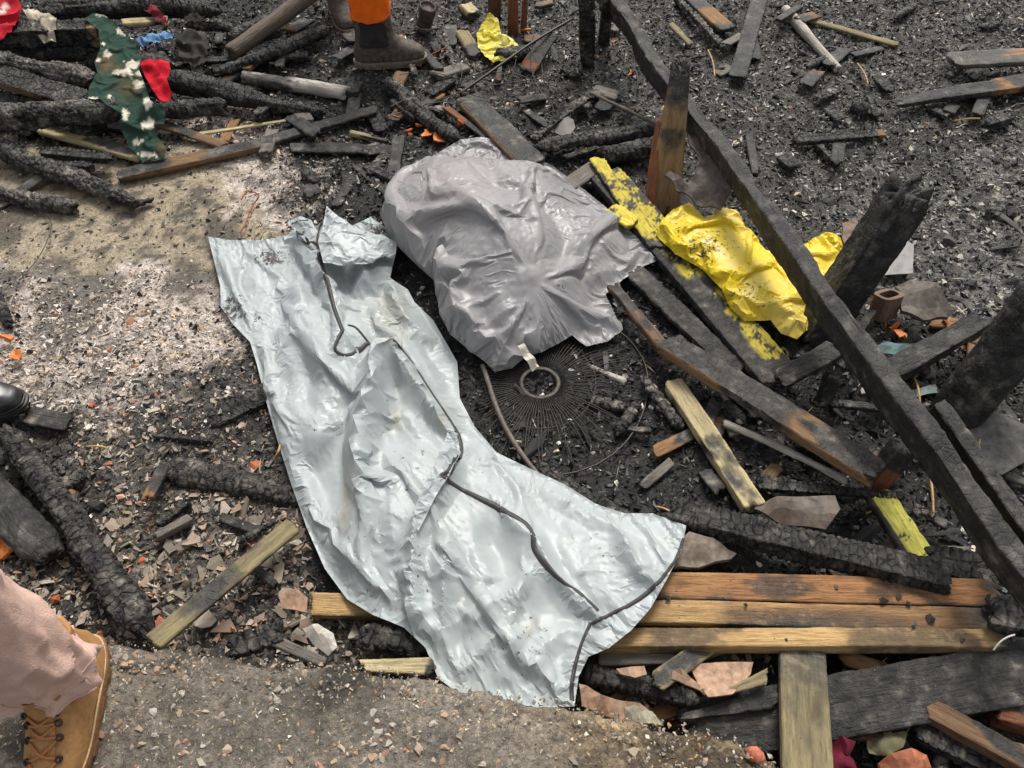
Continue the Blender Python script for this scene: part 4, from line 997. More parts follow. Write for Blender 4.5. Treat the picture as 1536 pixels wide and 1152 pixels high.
T_('charred_log', 'short ash grey log lying lowest on the tan earth', (-40, 286), .03, (114, 312), .03, 24, None, 'ashy', group=hp)
T_('grey_board', 'grey brown board lying under the short ash grey log', (-20, 322), .01, (64, 264), .03, 15, .012, 'grey', group=hp)
T_('charred_board', 'long dark board with brown edge lying on the pale ash', (176, 265), .03, (410, 212), .03, 24, .02, 'plank', jag=.02, raw=rawzone((.30, .55), edge=-1), warp=.3, group=hp)
T_('charred_board', 'thin sooty board continuing past the long dark board', (400, 214), .025, (566, 164), .03, 20, .015, 'plank', group=hp)
T_('brown_lath', 'dark brown lath between the patterned cloth and long dark board', (236, 184), .04, (336, 219), .03, 15, .012, 'brown', group=hp)
T_('cream_lath', 'thin cream strip lying over the pale ash crumbs', (286, 204), .03, (458, 176), .03, 6, .006, 'cream', raw=rawzone((-.1, 1.1)), group=hp)
T_('charred_log', 'long tapering charred log reaching out from behind the red rag', (240, 116), .09, (484, 172), .03, 40, None, 'gator', shape='round', taper=(1., .5), group=hp)
T_('bleached_log', 'crumbling cream white log with black patches', (364, 116), .04, (522, 140), .03, 22, None, 'white', raw=lambda u, ny, nz, n, yy, zz: sstep(.46, .54, n), group=hp)
T_('grey_pole', 'smooth grey brown pole leaning towards the black boot', (344, 80), .06, (475, -14), .14, 22, None, 'smooth', shape='round', warp=.4, group=hp)
T_('charred_branch', 'bent charred branch crossing the grey brown pole', (318, 112), .05, (500, 40), .06, 20, None, 'log', bend=-.02, group=hp)
T_('charred_block', 'ribbed charred batten under the bent branch', (308, 92), .03, (462, 84), .03, 15, .02, 'gator', group=hp)
T_('charred_log', 'ash flecked short log behind the blue rag', (278, 38), .10, (352, 41), .08, 16, None, 'ashy', group=hp)
T_('charred_log', 'black log lying behind the grey brown pole', (340, 62), .04, (430, 20), .06, 26, None, 'log', group=hp)
T_('cream_board', 'burnt cream board beside the maroon rag', (184, 36), .16, (252, 31), .15, 16, .02, 'cream', jag=.03, group=hp)
T_('charred_log', 'black log lying flat behind the maroon rag', (60, 14), .2, (330, 10), .15, 34, None, 'log', group=hp)
T_('charred_log', 'black log between the patterned cloth and the red rag', (130, 92), .1, (260, 100), .07, 40, None, 'log', group=hp)
T_('charred_log', 'dark log between the cream rag log and tan earth', (-40, 142), .08, (150, 196), .05, 34, None, 'log', group=hp)
# left, towards the boots
T_('charred_log', 'long rough black log pointing from the black boot to the concrete ledge', (0, 636), .05, (236, 958), .05, 46, None, 'log', taper=(.8, 1.1), jag=.05)
T_('charred_log', 'thick dark log lying beside the long rough log', (-60, 690), .05, (78, 838), .04, 62, .06, 'plank', shape='round')
T_('olive_lath', 'flat speckled olive lath reaching from the ledge towards the silver bag', (230, 964), .10, (440, 788), .06, .048, .010, 'olive', jag=.01, warp=.25, raw=lambda u, ny, nz, n, yy, zz: sstep(.36, .5, n))
T_('charred_stick', 'charcoal stick lying alone between the black boot and the silver bag', (218, 650), .01, (314, 662), .01, 14, None, 'log')
T_('charred_log', 'half buried charred log running under the silver bag', (244, 700), -.005, (470, 752), .0, 40, None, 'log')
T_('charred_log', 'half buried black log touching the silver bag edge near pale flakes', (318, 640), -.01, (420, 590), .0, 34, None, 'log')
T_('charred_stick', 'dark stick end lying beside the ash patch', (-12, 436), .02, (14, 492), .02, 20, None, 'log')
T_('charred_block', 'black angular charcoal block beside the pale driftwood shard on the ledge', (346, 974), .12, (424, 946), .12, 36, .03, 'log', shape='rect', jag=.05)
T_('grey_lath', 'pale grey lath under the shell shaped shard', (404, 958), .12, (494, 998), .14, 15, .012, 'grey')
T_('pale_wood_shard', 'curved pale driftwood shard lying on the ledge rim', (536, 998), .14, (652, 1000), .14, 26, .012, 'cream', jag=.05, taper=(.6, 1), raw=rawzone((-.1, 1.1)))
T_('charred_block', 'black charred block tucked under the silver bag beside the driftwood shard', (540, 952), .07, (650, 972), .08, 44, .05, 'log', jag=.04)
T_('charred_board', 'flat dark board beside the toe of the black boot', (36, 622), .02, (108, 636), .02, 30, .012, 'plank')

# broken charred fragments lying among the larger timbers
r_f = np.random.default_rng(77)
FRAG = []
for reg, n in (((500, -5, 940, 190), 40), ((1130, 480, 1520, 860), 44), ((880, 985, 1520, 1130), 16), ((1010, -5, 1530, 300), 30), ((930, 560, 1130, 740), 10), ((0, 20, 480, 200), 40), ((10, 640, 420, 860), 9), ((450, 190, 600, 300), 6)):
    for _ in range(n):
        x, y = r_f.uniform(reg[0], reg[2]), r_f.uniform(reg[1], reg[3]); a_ = r_f.uniform(0, math.pi); l_ = r_f.uniform(22, 75) * (.7 + y / 1400); st = r_f.choice(['log', 'plank', 'plank', 'mixed', 'ashy', 'grey', 'brown', 'gator'])
        FRAG.append((x, y, x + math.cos(a_) * l_, y + math.sin(a_) * l_ * .7, st, r_f.uniform(9, 24), r_f.uniform(.008, .022), l_))

# ------------------------------------------------------------------ sheets, rags, plates
def mat_cloth(name, rough=.85, sc=600):
    k = NT(name); v = k.coord('Object'); n = k.noise(v, 30, 4, .6); wv = k.noise(v, sc, 2, .5)
    c = k.mix(1., k.attr('Col'), k.ramp(n, [(.3, .75), (.7, 1.2)]), 'MULTIPLY')
    return k.done(c, rough, k.bump(wv, .4, .001), .2)
M['cloth'] = mat_cloth('woven_cloth')
def rag(name, label, cat, px, col, step=.022, extra=.14, mat=None, seed=1, noise=.02, lift=None, group=None, shade=None, levels=1, dirt=None, support=None, its=(90, 60, 30, 20), puff=0.):
    out = outline_w(px)
    def sup(x, y):
        d = np.hypot(x[..., None] - out[:, 0], y[..., None] - out[:, 1]) + 1e-4; wt = d ** -3.
        zz_ = (wt * (out[:, 2] - .012)).sum(-1) / wt.sum(-1)
        return zz_ if not puff else zz_ + puff * np.sqrt(np.clip(poly_d(x, y, out[:, :2]) / .10, 0, 1)) * in_poly(x, y, out[:, :2])
    X, T, P = cloth(px, step, levels, extra, support or sup, None, noise, its, .0001, (.15, .08, .04), seed, .8)
    c = np.tile(np.array(col, float), (len(X), 1))
    if shade is not None: c = shade(X, c)
    return tag(sheet_obj(name, X, T, mat or M['cloth'], c, None, None if dirt is None else blob(X, dirt), None, 19 if mat else 70), label, cat, group)
def yel(X, c):
    n = fbm(X[:, 0] * 9, X[:, 1] * 9, 0, 201, 3)[:, None]
    return c * (1 - .0 * n) * (.85 + .3 * n) + np.array([.0, .02, .10]) * sstep(.45, .75, n)
rag('yellow_sheet', 'crumpled bright yellow plastic sheet trapped under the long fallen rail', 'sheet',
    [(984, 352, .07), (1000, 322, .06), (1020, 309, .06), (1040, 310, .07), (1056, 326, .08), (1078, 318, .08), (1104, 314, .07), (1122, 345, .06), (1150, 378, .06), (1180, 372, .05), (1203, 368, .06), (1237, 349, .06), (1262, 358, .05),
     (1266, 385, .04), (1262, 430, .04), (1296, 452, .04), (1282, 476, .03), (1240, 470, .03), (1222, 486, .03), (1196, 508, .05), (1172, 500, .06), (1156, 480, .07), (1118, 481, .07), (1096, 462, .07), (1082, 432, .08), (1052, 402, .08), (1012, 380, .08)],
    (.68, .50, .010), .026, .12, M['tarp'], 21, .04, shade=yel, levels=2, puff=.045, dirt=[(1060, 370, 60, 40, .8), (1120, 440, 50, 30, .7), (1020, 345, 30, 20, .7)])
rag('yellow_plastic', 'small torn yellow plastic lying on wires beside the orange stump', 'plastic',
    [(734, 18, .08), (747, 28, .08), (752, 50, .07), (766, 56, .07), (786, 74, .06), (776, 84, .05), (756, 90, .05), (740, 93, .05), (728, 84, .05), (717, 70, .05), (715, 50, .06), (724, 34, .07)],
    (.66, .58, .05), .02, .16, M['tarp'], 22, .03, shade=yel, dirt=[(750, 70, 30, 30, .5)])
def green_pat(X, c):
    px, py = PX(X[:, 0], X[:, 1], X[:, 2])
    m = blob(X, [(157, 22, 12, 4, 1), (185, 45, 8, 8, 1), (163, 82, 7, 8, .9), (200, 96, 12, 7, 1.1), (214, 108, 8, 10, 1), (190, 110, 9, 10, .9), (176, 108, 7, 5, .8), (209, 126, 8, 8, 1), (222, 155, 7, 9, 1), (140, 148, 6, 3, 1), (164, 145, 5, 3, 1),
                 (188, 170, 5, 9, 1), (222, 185, 9, 9, 1), (207, 212, 9, 5, 1), (225, 232, 16, 4, 1.1), (155, 66, 3, 3, 1.2), (148, 90, 3, 3, 1.2)])
    m = sstep(.44, .48, m + (fbm(px * .22, py * .10, 0, 211, 2) - .5) * .9)[:, None]
    b = blob(X, [(160, 95, 12, 14, .8), (195, 130, 18, 16, .6), (245, 222, 10, 10, .8), (175, 105, 10, 8, .7)])[:, None]
    c = c * (1 - m) + np.array([.60, .56, .46]) * m
    return c * (1 - .75 * b) + np.array([.16, .09, .03]) * .75 * b
rag('patterned_cloth', 'dark green cloth with cream pattern draped down over the charred logs', 'cloth',
    [(126, 27, .25), (140, 19, .25), (156, 22, .25), (172, 34, .24), (188, 52, .23), (202, 64, .22), (210, 84, .21), (208, 104, .20), (216, 122, .19), (225, 150, .18), (248, 162, .15), (246, 186, .12), (230, 184, .12), (236, 205, .09),
     (250, 222, .07), (246, 238, .05), (214, 242, .05), (196, 222, .07), (182, 196, .11), (182, 170, .15), (166, 160, .18), (150, 148, .19), (131, 147, .18), (134, 128, .19), (146, 108, .20), (141, 92, .21), (150, 74, .22), (148, 44, .24)],
    (.020, .050, .036), .026, .07, None, 23, .03, shade=green_pat, levels=2)
rag('red_rag', 'bright red rag with ragged hem hanging beside the green patterned cloth', 'rag',
    [(209, 93, .17), (224, 88, .18), (240, 89, .18), (253, 92, .17), (256, 104, .16), (250, 118, .15), (257, 138, .12), (254, 152, .10), (240, 150, .11), (230, 136, .13), (218, 116, .15)], (.50, .008, .022), .024, .10, None, 24, .03)
rag('blue_rag', 'twisted light blue rag behind the green patterned cloth', 'rag',
    [(203, 58, .17), (222, 51, .17), (246, 47, .16), (262, 50, .16), (258, 56, .15), (238, 62, .15), (214, 69, .15)], (.13, .26, .44), .016, .25, None, 25, .03)
rag('maroon_rag', 'crumpled maroon rag lying on the burnt cream board', 'rag',
    [(196, -4, .2), (226, -6, .2), (236, 12, .2), (250, 26, .19), (249, 38, .18), (234, 28, .18), (216, 14, .19)], (.16, .02, .035), .018, .25, None, 26, .03)
rag('cream_rag', 'scorched cream rag hanging over the thick back log', 'rag',
    [(34, 14, .27), (50, 13, .27), (74, 20, .27), (85, 27, .26), (81, 46, .24), (84, 62, .21), (76, 60, .22), (66, 64, .21), (54, 50, .23), (46, 34, .25)], (.52, .46, .36), .018, .16, None, 27, .03,
    shade=lambda X, c: c * (.45 + .75 * sstep(.35, .6, fbm(X[:, 0] * 25, X[:, 1] * 25, X[:, 2] * 25, 215, 3)))[:, None])
def red_mark(X, c):
    m = blob(X, [(3, 14, 3, 8, 1), (9, 10, 3, 8, 1), (6, 18, 5, 3, .9), (18, 32, 5, 2, .9)])[:, None]; m = sstep(.5, .6, m); return c * (1 - m) + np.array([.62, .52, .46]) * m
rag('red_bag', 'dusty red printed bag on top of the heap of logs', 'bag',
    [(-50, -20, .28), (0, -18, .30), (24, -10, .30), (33, 12, .28), (24, 34, .26), (12, 50, .25), (-4, 64, .23), (-40, 62, .23)], (.42, .012, .025), .022, .2, None, 28, .05, shade=red_mark, levels=1)
rag('dark_red_rag', 'dark red and yellow rag crushed under the wide charred beam', 'rag',
    [(1238, 1120, .03), (1262, 1104, .05), (1284, 1112, .05), (1276, 1132, .04), (1290, 1160, .03), (1240, 1165, .03)], (.11, .010, .025), .02, .22, None, 29, .04,
    shade=lambda X, c: np.where((fbm(X[:, 0] * 22, X[:, 1] * 22, 0, 219, 2) > .62)[:, None], np.array([.38, .24, .04]), c))
rag('dark_cloth', 'sooty black cloth slumped behind the red rag and bent branch', 'cloth',
    [(262, 48, .12), (290, 44, .13), (310, 62, .1), (312, 90, .08), (292, 100, .08), (268, 84, .1)], (.035, .03, .026), .022, .2, None, 30, .05)
rag('dark_cloth', 'sooty black bundle lying beside the maroon rag', 'cloth',
    [(272, -8, .16), (312, -12, .17), (318, 12, .15), (300, 32, .14), (276, 30, .15)], (.03, .027, .025), .022, .2, None, 33, .05)
rag('olive_cloth', 'singed olive rag in the hollow beside the round red pot', 'rag',
    [(1300, 1112, .02), (1330, 1100, .03), (1362, 1096, .03), (1356, 1120, .03), (1330, 1134, .02), (1304, 1130, .02)], (.16, .15, .085), .022, .2, None, 31, .04)

P_ = plate
P_('bent_metal_sheet', [(1030, 203, .20), (1058, 200, .22), (1076, 226, .22), (1098, 252, .21), (1101, 285, .19), (1080, 318, .14), (1046, 312, .12), (1014, 290, .12), (996, 268, .12), (1004, 262, .13), (1030, 280, .14), (1046, 262, .16), (1048, 240, .18), (1034, 224, .19)],
   .006, M['rust'], 'curved dark brown metal sheet between stump and rail', 'metal sheet', .015, .8, .002, .012, seed=2)
P_('roof_tile', [(1342, 432, .06), (1362, 426, .08), (1396, 436, .09), (1428, 470, .06), (1420, 480, .05), (1380, 490, .04), (1346, 478, .04)], .012, M['darkclay'], 'sooty curved roof tile behind the rail near the thick post', 'tile', .03, 2.2, .002, .02, seed=3)
P_('teal_sheet', [(1312, 520, .05), (1330, 515, .05), (1362, 520, .06), (1370, 530, .05), (1350, 538, .04), (1322, 532, .04)], .004, mat_plain('teal_paint', (.10, .19, .19), .6, 40, .5), 'scorched teal painted sheet fragment behind the rail', 'sheet', .008, 0, .003, .015, seed=4)
P_('teal_sheet', [(1356, 588, .02), (1402, 578, .03), (1408, 590, .02), (1368, 598, .02)], .004, M['timber'] if False else mat_plain('grey_teal', (.13, .18, .17), .6, 40, .5), 'narrow grey teal strip at the foot of the thick post', 'sheet', .004, 0, .002, .015, seed=5)
P_('metal_sheet', [(1328, 362, .02), (1352, 358, .03), (1370, 368, .03), (1368, 412, .02), (1322, 414, .02)], .004, mat_plain('grey_sheet', (.20, .19, .185), .5, 30, .3), 'flat grey metal sheet behind the ragged charred post', 'metal sheet', .004, 0, .002, .02, seed=6)
P_('metal_sheet', [(1440, 640, .03), (1490, 618, .05), (1540, 640, .05), (1545, 690, .04), (1500, 715, .02), (1455, 690, .02)], .006, mat_plain('soot_sheet', (.085, .08, .075), .6, 40, .5), 'sooty dark sheet lying beyond the short grey rail', 'sheet', .01, .5, .006, .02, seed=7)
P_('burnt_sheet', [(1128, 768, .05), (1162, 750, .06), (1252, 744, .07), (1256, 770, .06), (1236, 798, .05), (1170, 790, .04)], .006, mat_plain('brown_sheet', (.10, .075, .058), .55, 30, .5), 'dark brown sheet lying behind the alligator charred beam', 'sheet', .02, 1.3, .004, .02, seed=8)
P_('clay_tile', [(992, 856, .05), (1012, 820, .07), (1032, 802, .08), (1068, 812, .07), (1104, 832, .06), (1094, 842, .05), (1046, 856, .04)], .014, mat_plain('dusty_tile', (.22, .18, .14), .8, 50, .4), 'dusty tan tile piece under the alligator charred beam', 'tile', .012, .4, .003, .02, seed=9)
P_('clay_tile', [(1038, 1002, .07), (1052, 994, .07), (1130, 993, .06), (1127, 1010, .07), (1100, 1040, .09), (1062, 1046, .09), (1048, 1026, .08)], .008, M['clay'], 'broad terracotta tile piece with curled rim beside the olive chip', 'tile', -.012, 1.4, .002, .016, seed=10)
P_('clay_tile', [(1008, 1006, .09), (1020, 1004, .10), (1054, 1034, .09), (1058, 1044, .08), (1026, 1030, .08), (1006, 1020, .08)], .006, M['clay'], 'narrow curled terracotta strip beside the olive lath end', 'tile', .012, 2.4, .002, .014, seed=11)
P_('clay_tile', [(868, 1026, .12), (880, 1030, .13), (902, 1046, .13), (958, 1058, .13), (992, 1086, .11), (940, 1086, .11), (900, 1076, .10), (872, 1062, .10)], .006, M['clay'], 'long peeling clay coloured shard along the ledge rim', 'tile', .015, 1.5, .003, .016, seed=12)
P_('plaster_shard', [(936, 1062, .15), (950, 1058, .15), (978, 1068, .14), (994, 1088, .13), (962, 1086, .13), (940, 1082, .13)], .004, mat_plain('pale_shard', (.36, .33, .25), .8, 60, .3), 'pale greenish shard lying on the peeling clay shard', 'shard', .004, 0, .002, .012, seed=13)
P_('clay_tile', [(924, 1004, .08), (966, 1000, .09), (970, 1012, .09), (952, 1018, .09), (930, 1012, .08)], .006, M['clay'], 'small clay flake resting on the cracked black log', 'tile', .004, 0, .002, .012, seed=14)
P_('shell_shard', [(456, 946, .13), (478, 938, .15), (500, 950, .15), (508, 975, .14), (494, 986, .13), (470, 968, .13)], .005, mat_plain('shell_shard', (.44, .41, .36), .8, 60, .25), 'pale grey shell shaped shard lying above the grey lath', 'shard', .015, .9, .002, .012, seed=15)
P_('clay_tile', [(418, 892, .08), (446, 884, .09), (462, 898, .08), (460, 920, .07), (424, 914, .07)], .006, M['clay'], 'square clay flake beside the end of the pale golden board', 'tile', .004, 0, .002, .014, seed=16)
P_('burnt_disc', [(830, 188, .03), (836, 178, .035), (848, 175, .04), (860, 181, .035), (863, 192, .03), (856, 203, .03), (842, 206, .025), (832, 200, .025)], .006, mat_plain('disc', (.11, .10, .095), .6, 40, .3), 'round dark disc under the ash grey stick', 'disc', .004, 0, .001, .012, seed=17)
P_('clay_tile', [(1262, 338, .03), (1282, 330, .05), (1296, 346, .05), (1290, 372, .04), (1270, 380, .03), (1262, 362, .03)], .008, mat_plain('sooty_orange', (.16, .10, .075), .7, 60, .6), 'sooty orange streaked tile piece behind the ragged charred post', 'tile', .008, .5, .003, .014, seed=18)
P_('terracotta_pot', [(1316, 1146, .06), (1330, 1134, .08), (1356, 1128, .09), (1384, 1136, .08), (1396, 1152, .07), (1390, 1180, .04), (1320, 1180, .04)], .01, mat_plain('terracotta', (.42, .15, .08), .7, 60, .4), 'round terracotta pot side with yellow marks in the hollow', 'pot', .03, 0, .002, .014, seed=19)

# hollow clay block
def hollow_block():
    bm = bmesh.new(); out = []
    for z in (0., .075):
        o_, i_ = [], []
        for k in range(20):
            a = k / 20 * 2 * math.pi; c, s = math.cos(a), math.sin(a)
            q = (abs(c) ** 4 + abs(s) ** 4) ** -.25
            o_.append(bm.verts.new((c * q * .045, s * q * .03, z))); i_.append(bm.verts.new((c * q * .033, s * q * .017, z)))
        out.append((o_, i_))
    for k in range(20):
        j = (k + 1) % 20; (a, b), (c, d) = out
        bm.faces.new((a[k], a[j], c[j], c[k])); bm.faces.new((b[j], b[k], d[k], d[j])); bm.faces.new((c[k], c[j], d[j], d[k])); bm.faces.new((a[j], a[k], b[k], b[j]))
    me = bpy.data.meshes.new('hollow_block'); bm.to_mesh(me); bm.free(); me.materials.append(mat_plain('block_clay', (.14, .085, .06), .7, 60, .4)); return me
hb = add('hollow_block', hollow_block()); hb.location = W(1322, 474, .03); hb.rotation_euler = (-.25, .2, .5); tag(hb, 'brown hollow clay block standing beside the sooty roof tile', 'block')
# burnt can
def lathe(prof, n=20):
    th = np.arange(n) / n * 2 * math.pi
    V = np.concatenate([np.c_[r * np.cos(th), r * np.sin(th), np.full(n, z)] for r, z in prof]); idx = np.arange(len(prof) * n).reshape(-1, n); nx_ = np.roll(idx, -1, 1)
    Fq = np.stack([idx[:-1], nx_[:-1], nx_[1:], idx[1:]], -1).reshape(-1, 4); return V, [tuple(q) for q in Fq] + [tuple(idx[0][::-1]), tuple(idx[-1])]
V, Fl = lathe([(.034, 0), (.037, .004), (.036, .02), (.033, .06), (.036, .10), (.035, .125), (.030, .13), (.030, .122), (.005, .12)]); V[:, :2] *= 1 + (vn(V[:, 0] * 30, V[:, 1] * 30, V[:, 2] * 30, 5)[:, None] - .5) * .3
can = add('burnt_can', mesh_from('burnt_can', V, Fl, M['rust'])); can.location = W(634, 44, .02); can.rotation_euler = (.25, .3, 0); tag(can, 'burnt dented tin can standing near the black boot', 'can')

LAND = [(450, 330, 'the raised tip of the silver bag'), (560, 700, 'the silver bag'), (330, 430, 'the sooty corner of the silver bag'), (900, 780, 'the wide foot of the silver bag'), (620, 300, 'the mauve bag'), (900, 470, 'the folded edge of the mauve bag'),
        (810, 580, 'the fan guard'), (1120, 400, 'the yellow sheet'), (1000, 230, 'the brown stump'), (1300, 340, 'the ragged charred post'), (1470, 540, 'the thick round post'), (1220, 60, 'the whitish branch'), (1460, 120, 'the charred slab'), (1260, 205, 'the ribbed charred lath'),
        (1110, 60, 'the dark grey flat board'), (1050, 30, 'the ash grey stick'), (1050, 150, 'the upper stretch of the long rail'), (1400, 720, 'the foot of the long rail'), (750, 60, 'the small yellow plastic'), (580, 90, 'the muddy black boot'), (760, 150, 'the wire tangle'), (880, 200, 'the charred logs behind the mauve bag'),
        (1240, 640, 'the scorched plank'), (1080, 670, 'the speckled batten'), (1200, 820, 'the alligator charred beam'), (1400, 280, 'the open charcoal bed'), (1480, 380, 'the grey ashy bed'), (20, 610, 'the polished black boot'), (120, 800, 'the long rough log'), (340, 870, 'the speckled olive lath'), (430, 930, 'the end of the golden board'),
        (250, 740, 'the half buried charred log'), (100, 500, 'the pale ash patch'), (300, 560, 'the ash edge'), (150, 360, 'the tan earth'), (420, 250, 'the pale ash crumbs'), (1000, 1020, 'the cracked black log'), (1100, 1020, 'the terracotta tile'), (600, 980, 'the driftwood shard'), (900, 1090, 'the rim of the ledge'), (300, 1060, 'the middle of the ledge'), (1100, 1120, 'the ledge corner')]

# ------------------------------------------------------------------ wires, hose, fan guard
def wpts(px, z, dz=0., seed=0):
    r = np.random.default_rng(seed); return [W(x, y, (z if np.isscalar(z) else z[i]) + r.uniform(-dz, dz)) for i, (x, y) in enumerate(px)]
tube_obj('rebar', wpts([(690, 140), (750, 98), (800, 62), (857, 29)], [.04, .08, .10, .12]), .0055, M['wire'], 'ribbed steel bar leaning across the wire tangle', 'steel bar', n=8)
tube_obj('burnt_hose', wpts([(724, 548), (733, 575), (742, 605), (757, 640), (776, 672), (798, 702), (818, 724)], .035), .0075, mat_plain('hose', (.10, .082, .068), .55, 60, .4), 'brown burnt hose curving from mauve bag to silver bag', 'hose', n=8)
WG = 'burnt wires tangled beside the small yellow plastic'
for i, (pts, r) in enumerate([([(585, 160), (640, 135), (700, 118), (765, 92), (842, 40)], .0022), ([(600, 168), (660, 150), (720, 155), (790, 140), (815, 125), (812, 90)], .0018), ([(655, 150), (680, 142), (730, 128), (800, 120), (850, 112)], .002),
                              ([(770, 150), (790, 130), (808, 95), (806, 60)], .0016), ([(690, 138), (740, 150), (800, 156), (812, 130), (780, 110), (735, 108)], .0018), ([(600, 112), (640, 104), (690, 120), (740, 118)], .0016),
                              ([(720, 160), (755, 138), (770, 110), (776, 80)], .0016), ([(820, 150), (800, 120), (795, 85), (802, 40)], .0016), ([(630, 45), (670, 70), (695, 100), (690, 125)], .0016)]):
    tube_obj('burnt_wire', wpts(pts, .05, .03, i), r, M['wire'], 'thin dark burnt wire in the tangle beside the small yellow plastic', 'wire', group=WG, n=5, smooth_it=3)
red = mat_plain('red_wire', (.30, .05, .03), .6, 80, .3)
tube_obj('red_wire', wpts([(630, 100), (640, 85), (655, 78), (668, 72)], .03, .01, 3), .003, red, 'short red wire beside the toe of the black boot', 'wire', n=5)
tube_obj('red_wire', wpts([(362, 300), (370, 285), (392, 292), (380, 305), (366, 340), (360, 350)], .02, .01, 4), .0025, red, 'red frayed wire lying on the tan earth', 'wire', n=5)
tube_obj('thin_wire', wpts([(30, 420), (60, 385), (76, 350), (78, 330), (60, 315)], .02), .0016, M['wire'], 'thin wire curving over the tan earth', 'wire', n=5, smooth_it=3)
tube_obj('bent_wire', wpts([(1370, 318), (1378, 320), (1379, 345), (1366, 350), (1360, 346)], .03), .003, M['wire'], 'small bent dark wire beyond the ragged charred post', 'wire', n=5, smooth_it=1)
tube_obj('pale_string', wpts([(1490, 975), (1500, 962), (1512, 955), (1522, 952)], .13), .002, M['paper'], 'short pale string on the end of the golden boards', 'string', n=5)
straw = mat_plain('straw', (.42, .27, .11), .7, 80, .3)
for i, (a, b) in enumerate([((1371, 566), (1380, 606)), ((1445, 650), (1488, 602)), ((1452, 645), (1462, 612)), ((1455, 700), (1470, 660)), ((1392, 700), (1400, 770)), ((1432, 181), (1470, 178)), ((1286, 95), (1302, 126)), ((1062, 75), (1072, 115)), ((985, 760), (1010, 772)),
                            ((1300, 770), (1330, 760)), ((410, 690), (420, 668)), ((130, 670), (160, 672))]):
    m = ((a[0] + b[0]) / 2 + 3, (a[1] + b[1]) / 2 - 2)
    tube_obj('straw', wpts([a, m, b], [.02, .05, .04]), .003, straw, 'thin tan straw lying on charcoal by ' + min(LAND, key=lambda q: (q[0] - a[0]) ** 2 + ((q[1] - a[1]) * 1.3) ** 2)[2], 'straw', group='loose straws on the charcoal', n=5)
fc = W(810, 574, .016)
fan = empty('fan_guard', fc, 'burnt round wire fan guard lying flat between the two bags', 'fan guard')
def ring_pts(r, n=48, wob=.0, seed=0, a0=0, a1=2 * math.pi):
    rr = np.random.default_rng(seed); t = np.linspace(a0, a1, n, endpoint=(a1 - a0) < 6.2)
    return [np.array([r * math.cos(q) * (1 + wob * math.sin(3 * q)), r * math.sin(q), rr.uniform(-1, 1) * wob * .08]) for q in t]
V, Fl = lathe([(.048, -.0012), (.059, -.0012), (.059, .0012), (.048, .0012), (.048, -.0012)], 40)
add('hub_ring', mesh_from('hub_ring', V, Fl[:-2], mat_plain('hub_metal', (.075, .066, .057), .6, 60, .5, .5, .003, .4, .2)), fan)
tube_obj('middle_ring', ring_pts(.16, 48, .02, 2), .0022, M['wire'], parent=fan, n=5, smooth_it=0, close=True)
tube_obj('outer_rim', ring_pts(.31, 64, .03, 3), .003, M['wire'], parent=fan, n=5, smooth_it=0, close=True)
VV, FF = [], []
rr = np.random.default_rng(5)
for k in range(96):
    a = k / 96 * 2 * math.pi; r1 = .20 + .11 * rr.random() if rr.random() < .75 else .31
    b = a + rr.normal() * .05
    if math.cos(a) < -.3: r1 = min(r1, .17 / -math.cos(a))
    p = [np.array([.058 * math.cos(a), .058 * math.sin(a), 0]), np.array([.16 * math.cos(a), .16 * math.sin(a), .012 + rr.uniform(-.004, .004)]), np.array([r1 * math.cos(b), r1 * math.sin(b), rr.uniform(-.01, .006)])]
    v, f = tube('', p, .0013, None, n=4, smooth_it=1); o_ = sum(len(q) for q in VV); VV.append(v); FF += [tuple(i + o_ for i in q) for q in f]
sp = add('wire_spokes', mesh_from('wire_spokes', np.concatenate(VV), FF, M['wire']), fan); sp['kind'] = 'stuff'

# ------------------------------------------------------------------ the three bystanders' boots and trousers
def loft(rings):
    n = len(rings[0]); V = np.concatenate(rings); idx = np.arange(len(rings) * n).reshape(-1, n); nx_ = np.roll(idx, -1, 1)
    return V, np.stack([idx[:-1], nx_[:-1], nx_[1:], idx[1:]], -1).reshape(-1, 4)
def foot_ring(back, front, hw, z, n=64, sc=1.):
    th = np.arange(n) / n * 2 * math.pi; c, s = np.cos(th), np.sin(th); e = .8
    x = (front + back) / 2 + (front - back) / 2 * sc * np.sign(c) * np.abs(c) ** e
    y = hw * sc * np.sign(s) * np.abs(s) ** e * (1 + .10 * c) * (1 - .10 * np.exp(-((c + .1) / .35) ** 2))
    return np.c_[x, y, np.full(n, z)]
PROF = np.array([(.026, -.125, .166, .050), (.040, -.129, .170, .053), (.060, -.128, .160, .052), (.075, -.124, .135, .050), (.090, -.119, .100, .047), (.105, -.114, .075, .045), (.125, -.110, .055, .044), (.150, -.109, .046, .046), (.175, -.112, .044, .049), (.26, -.118, .044, .053)])
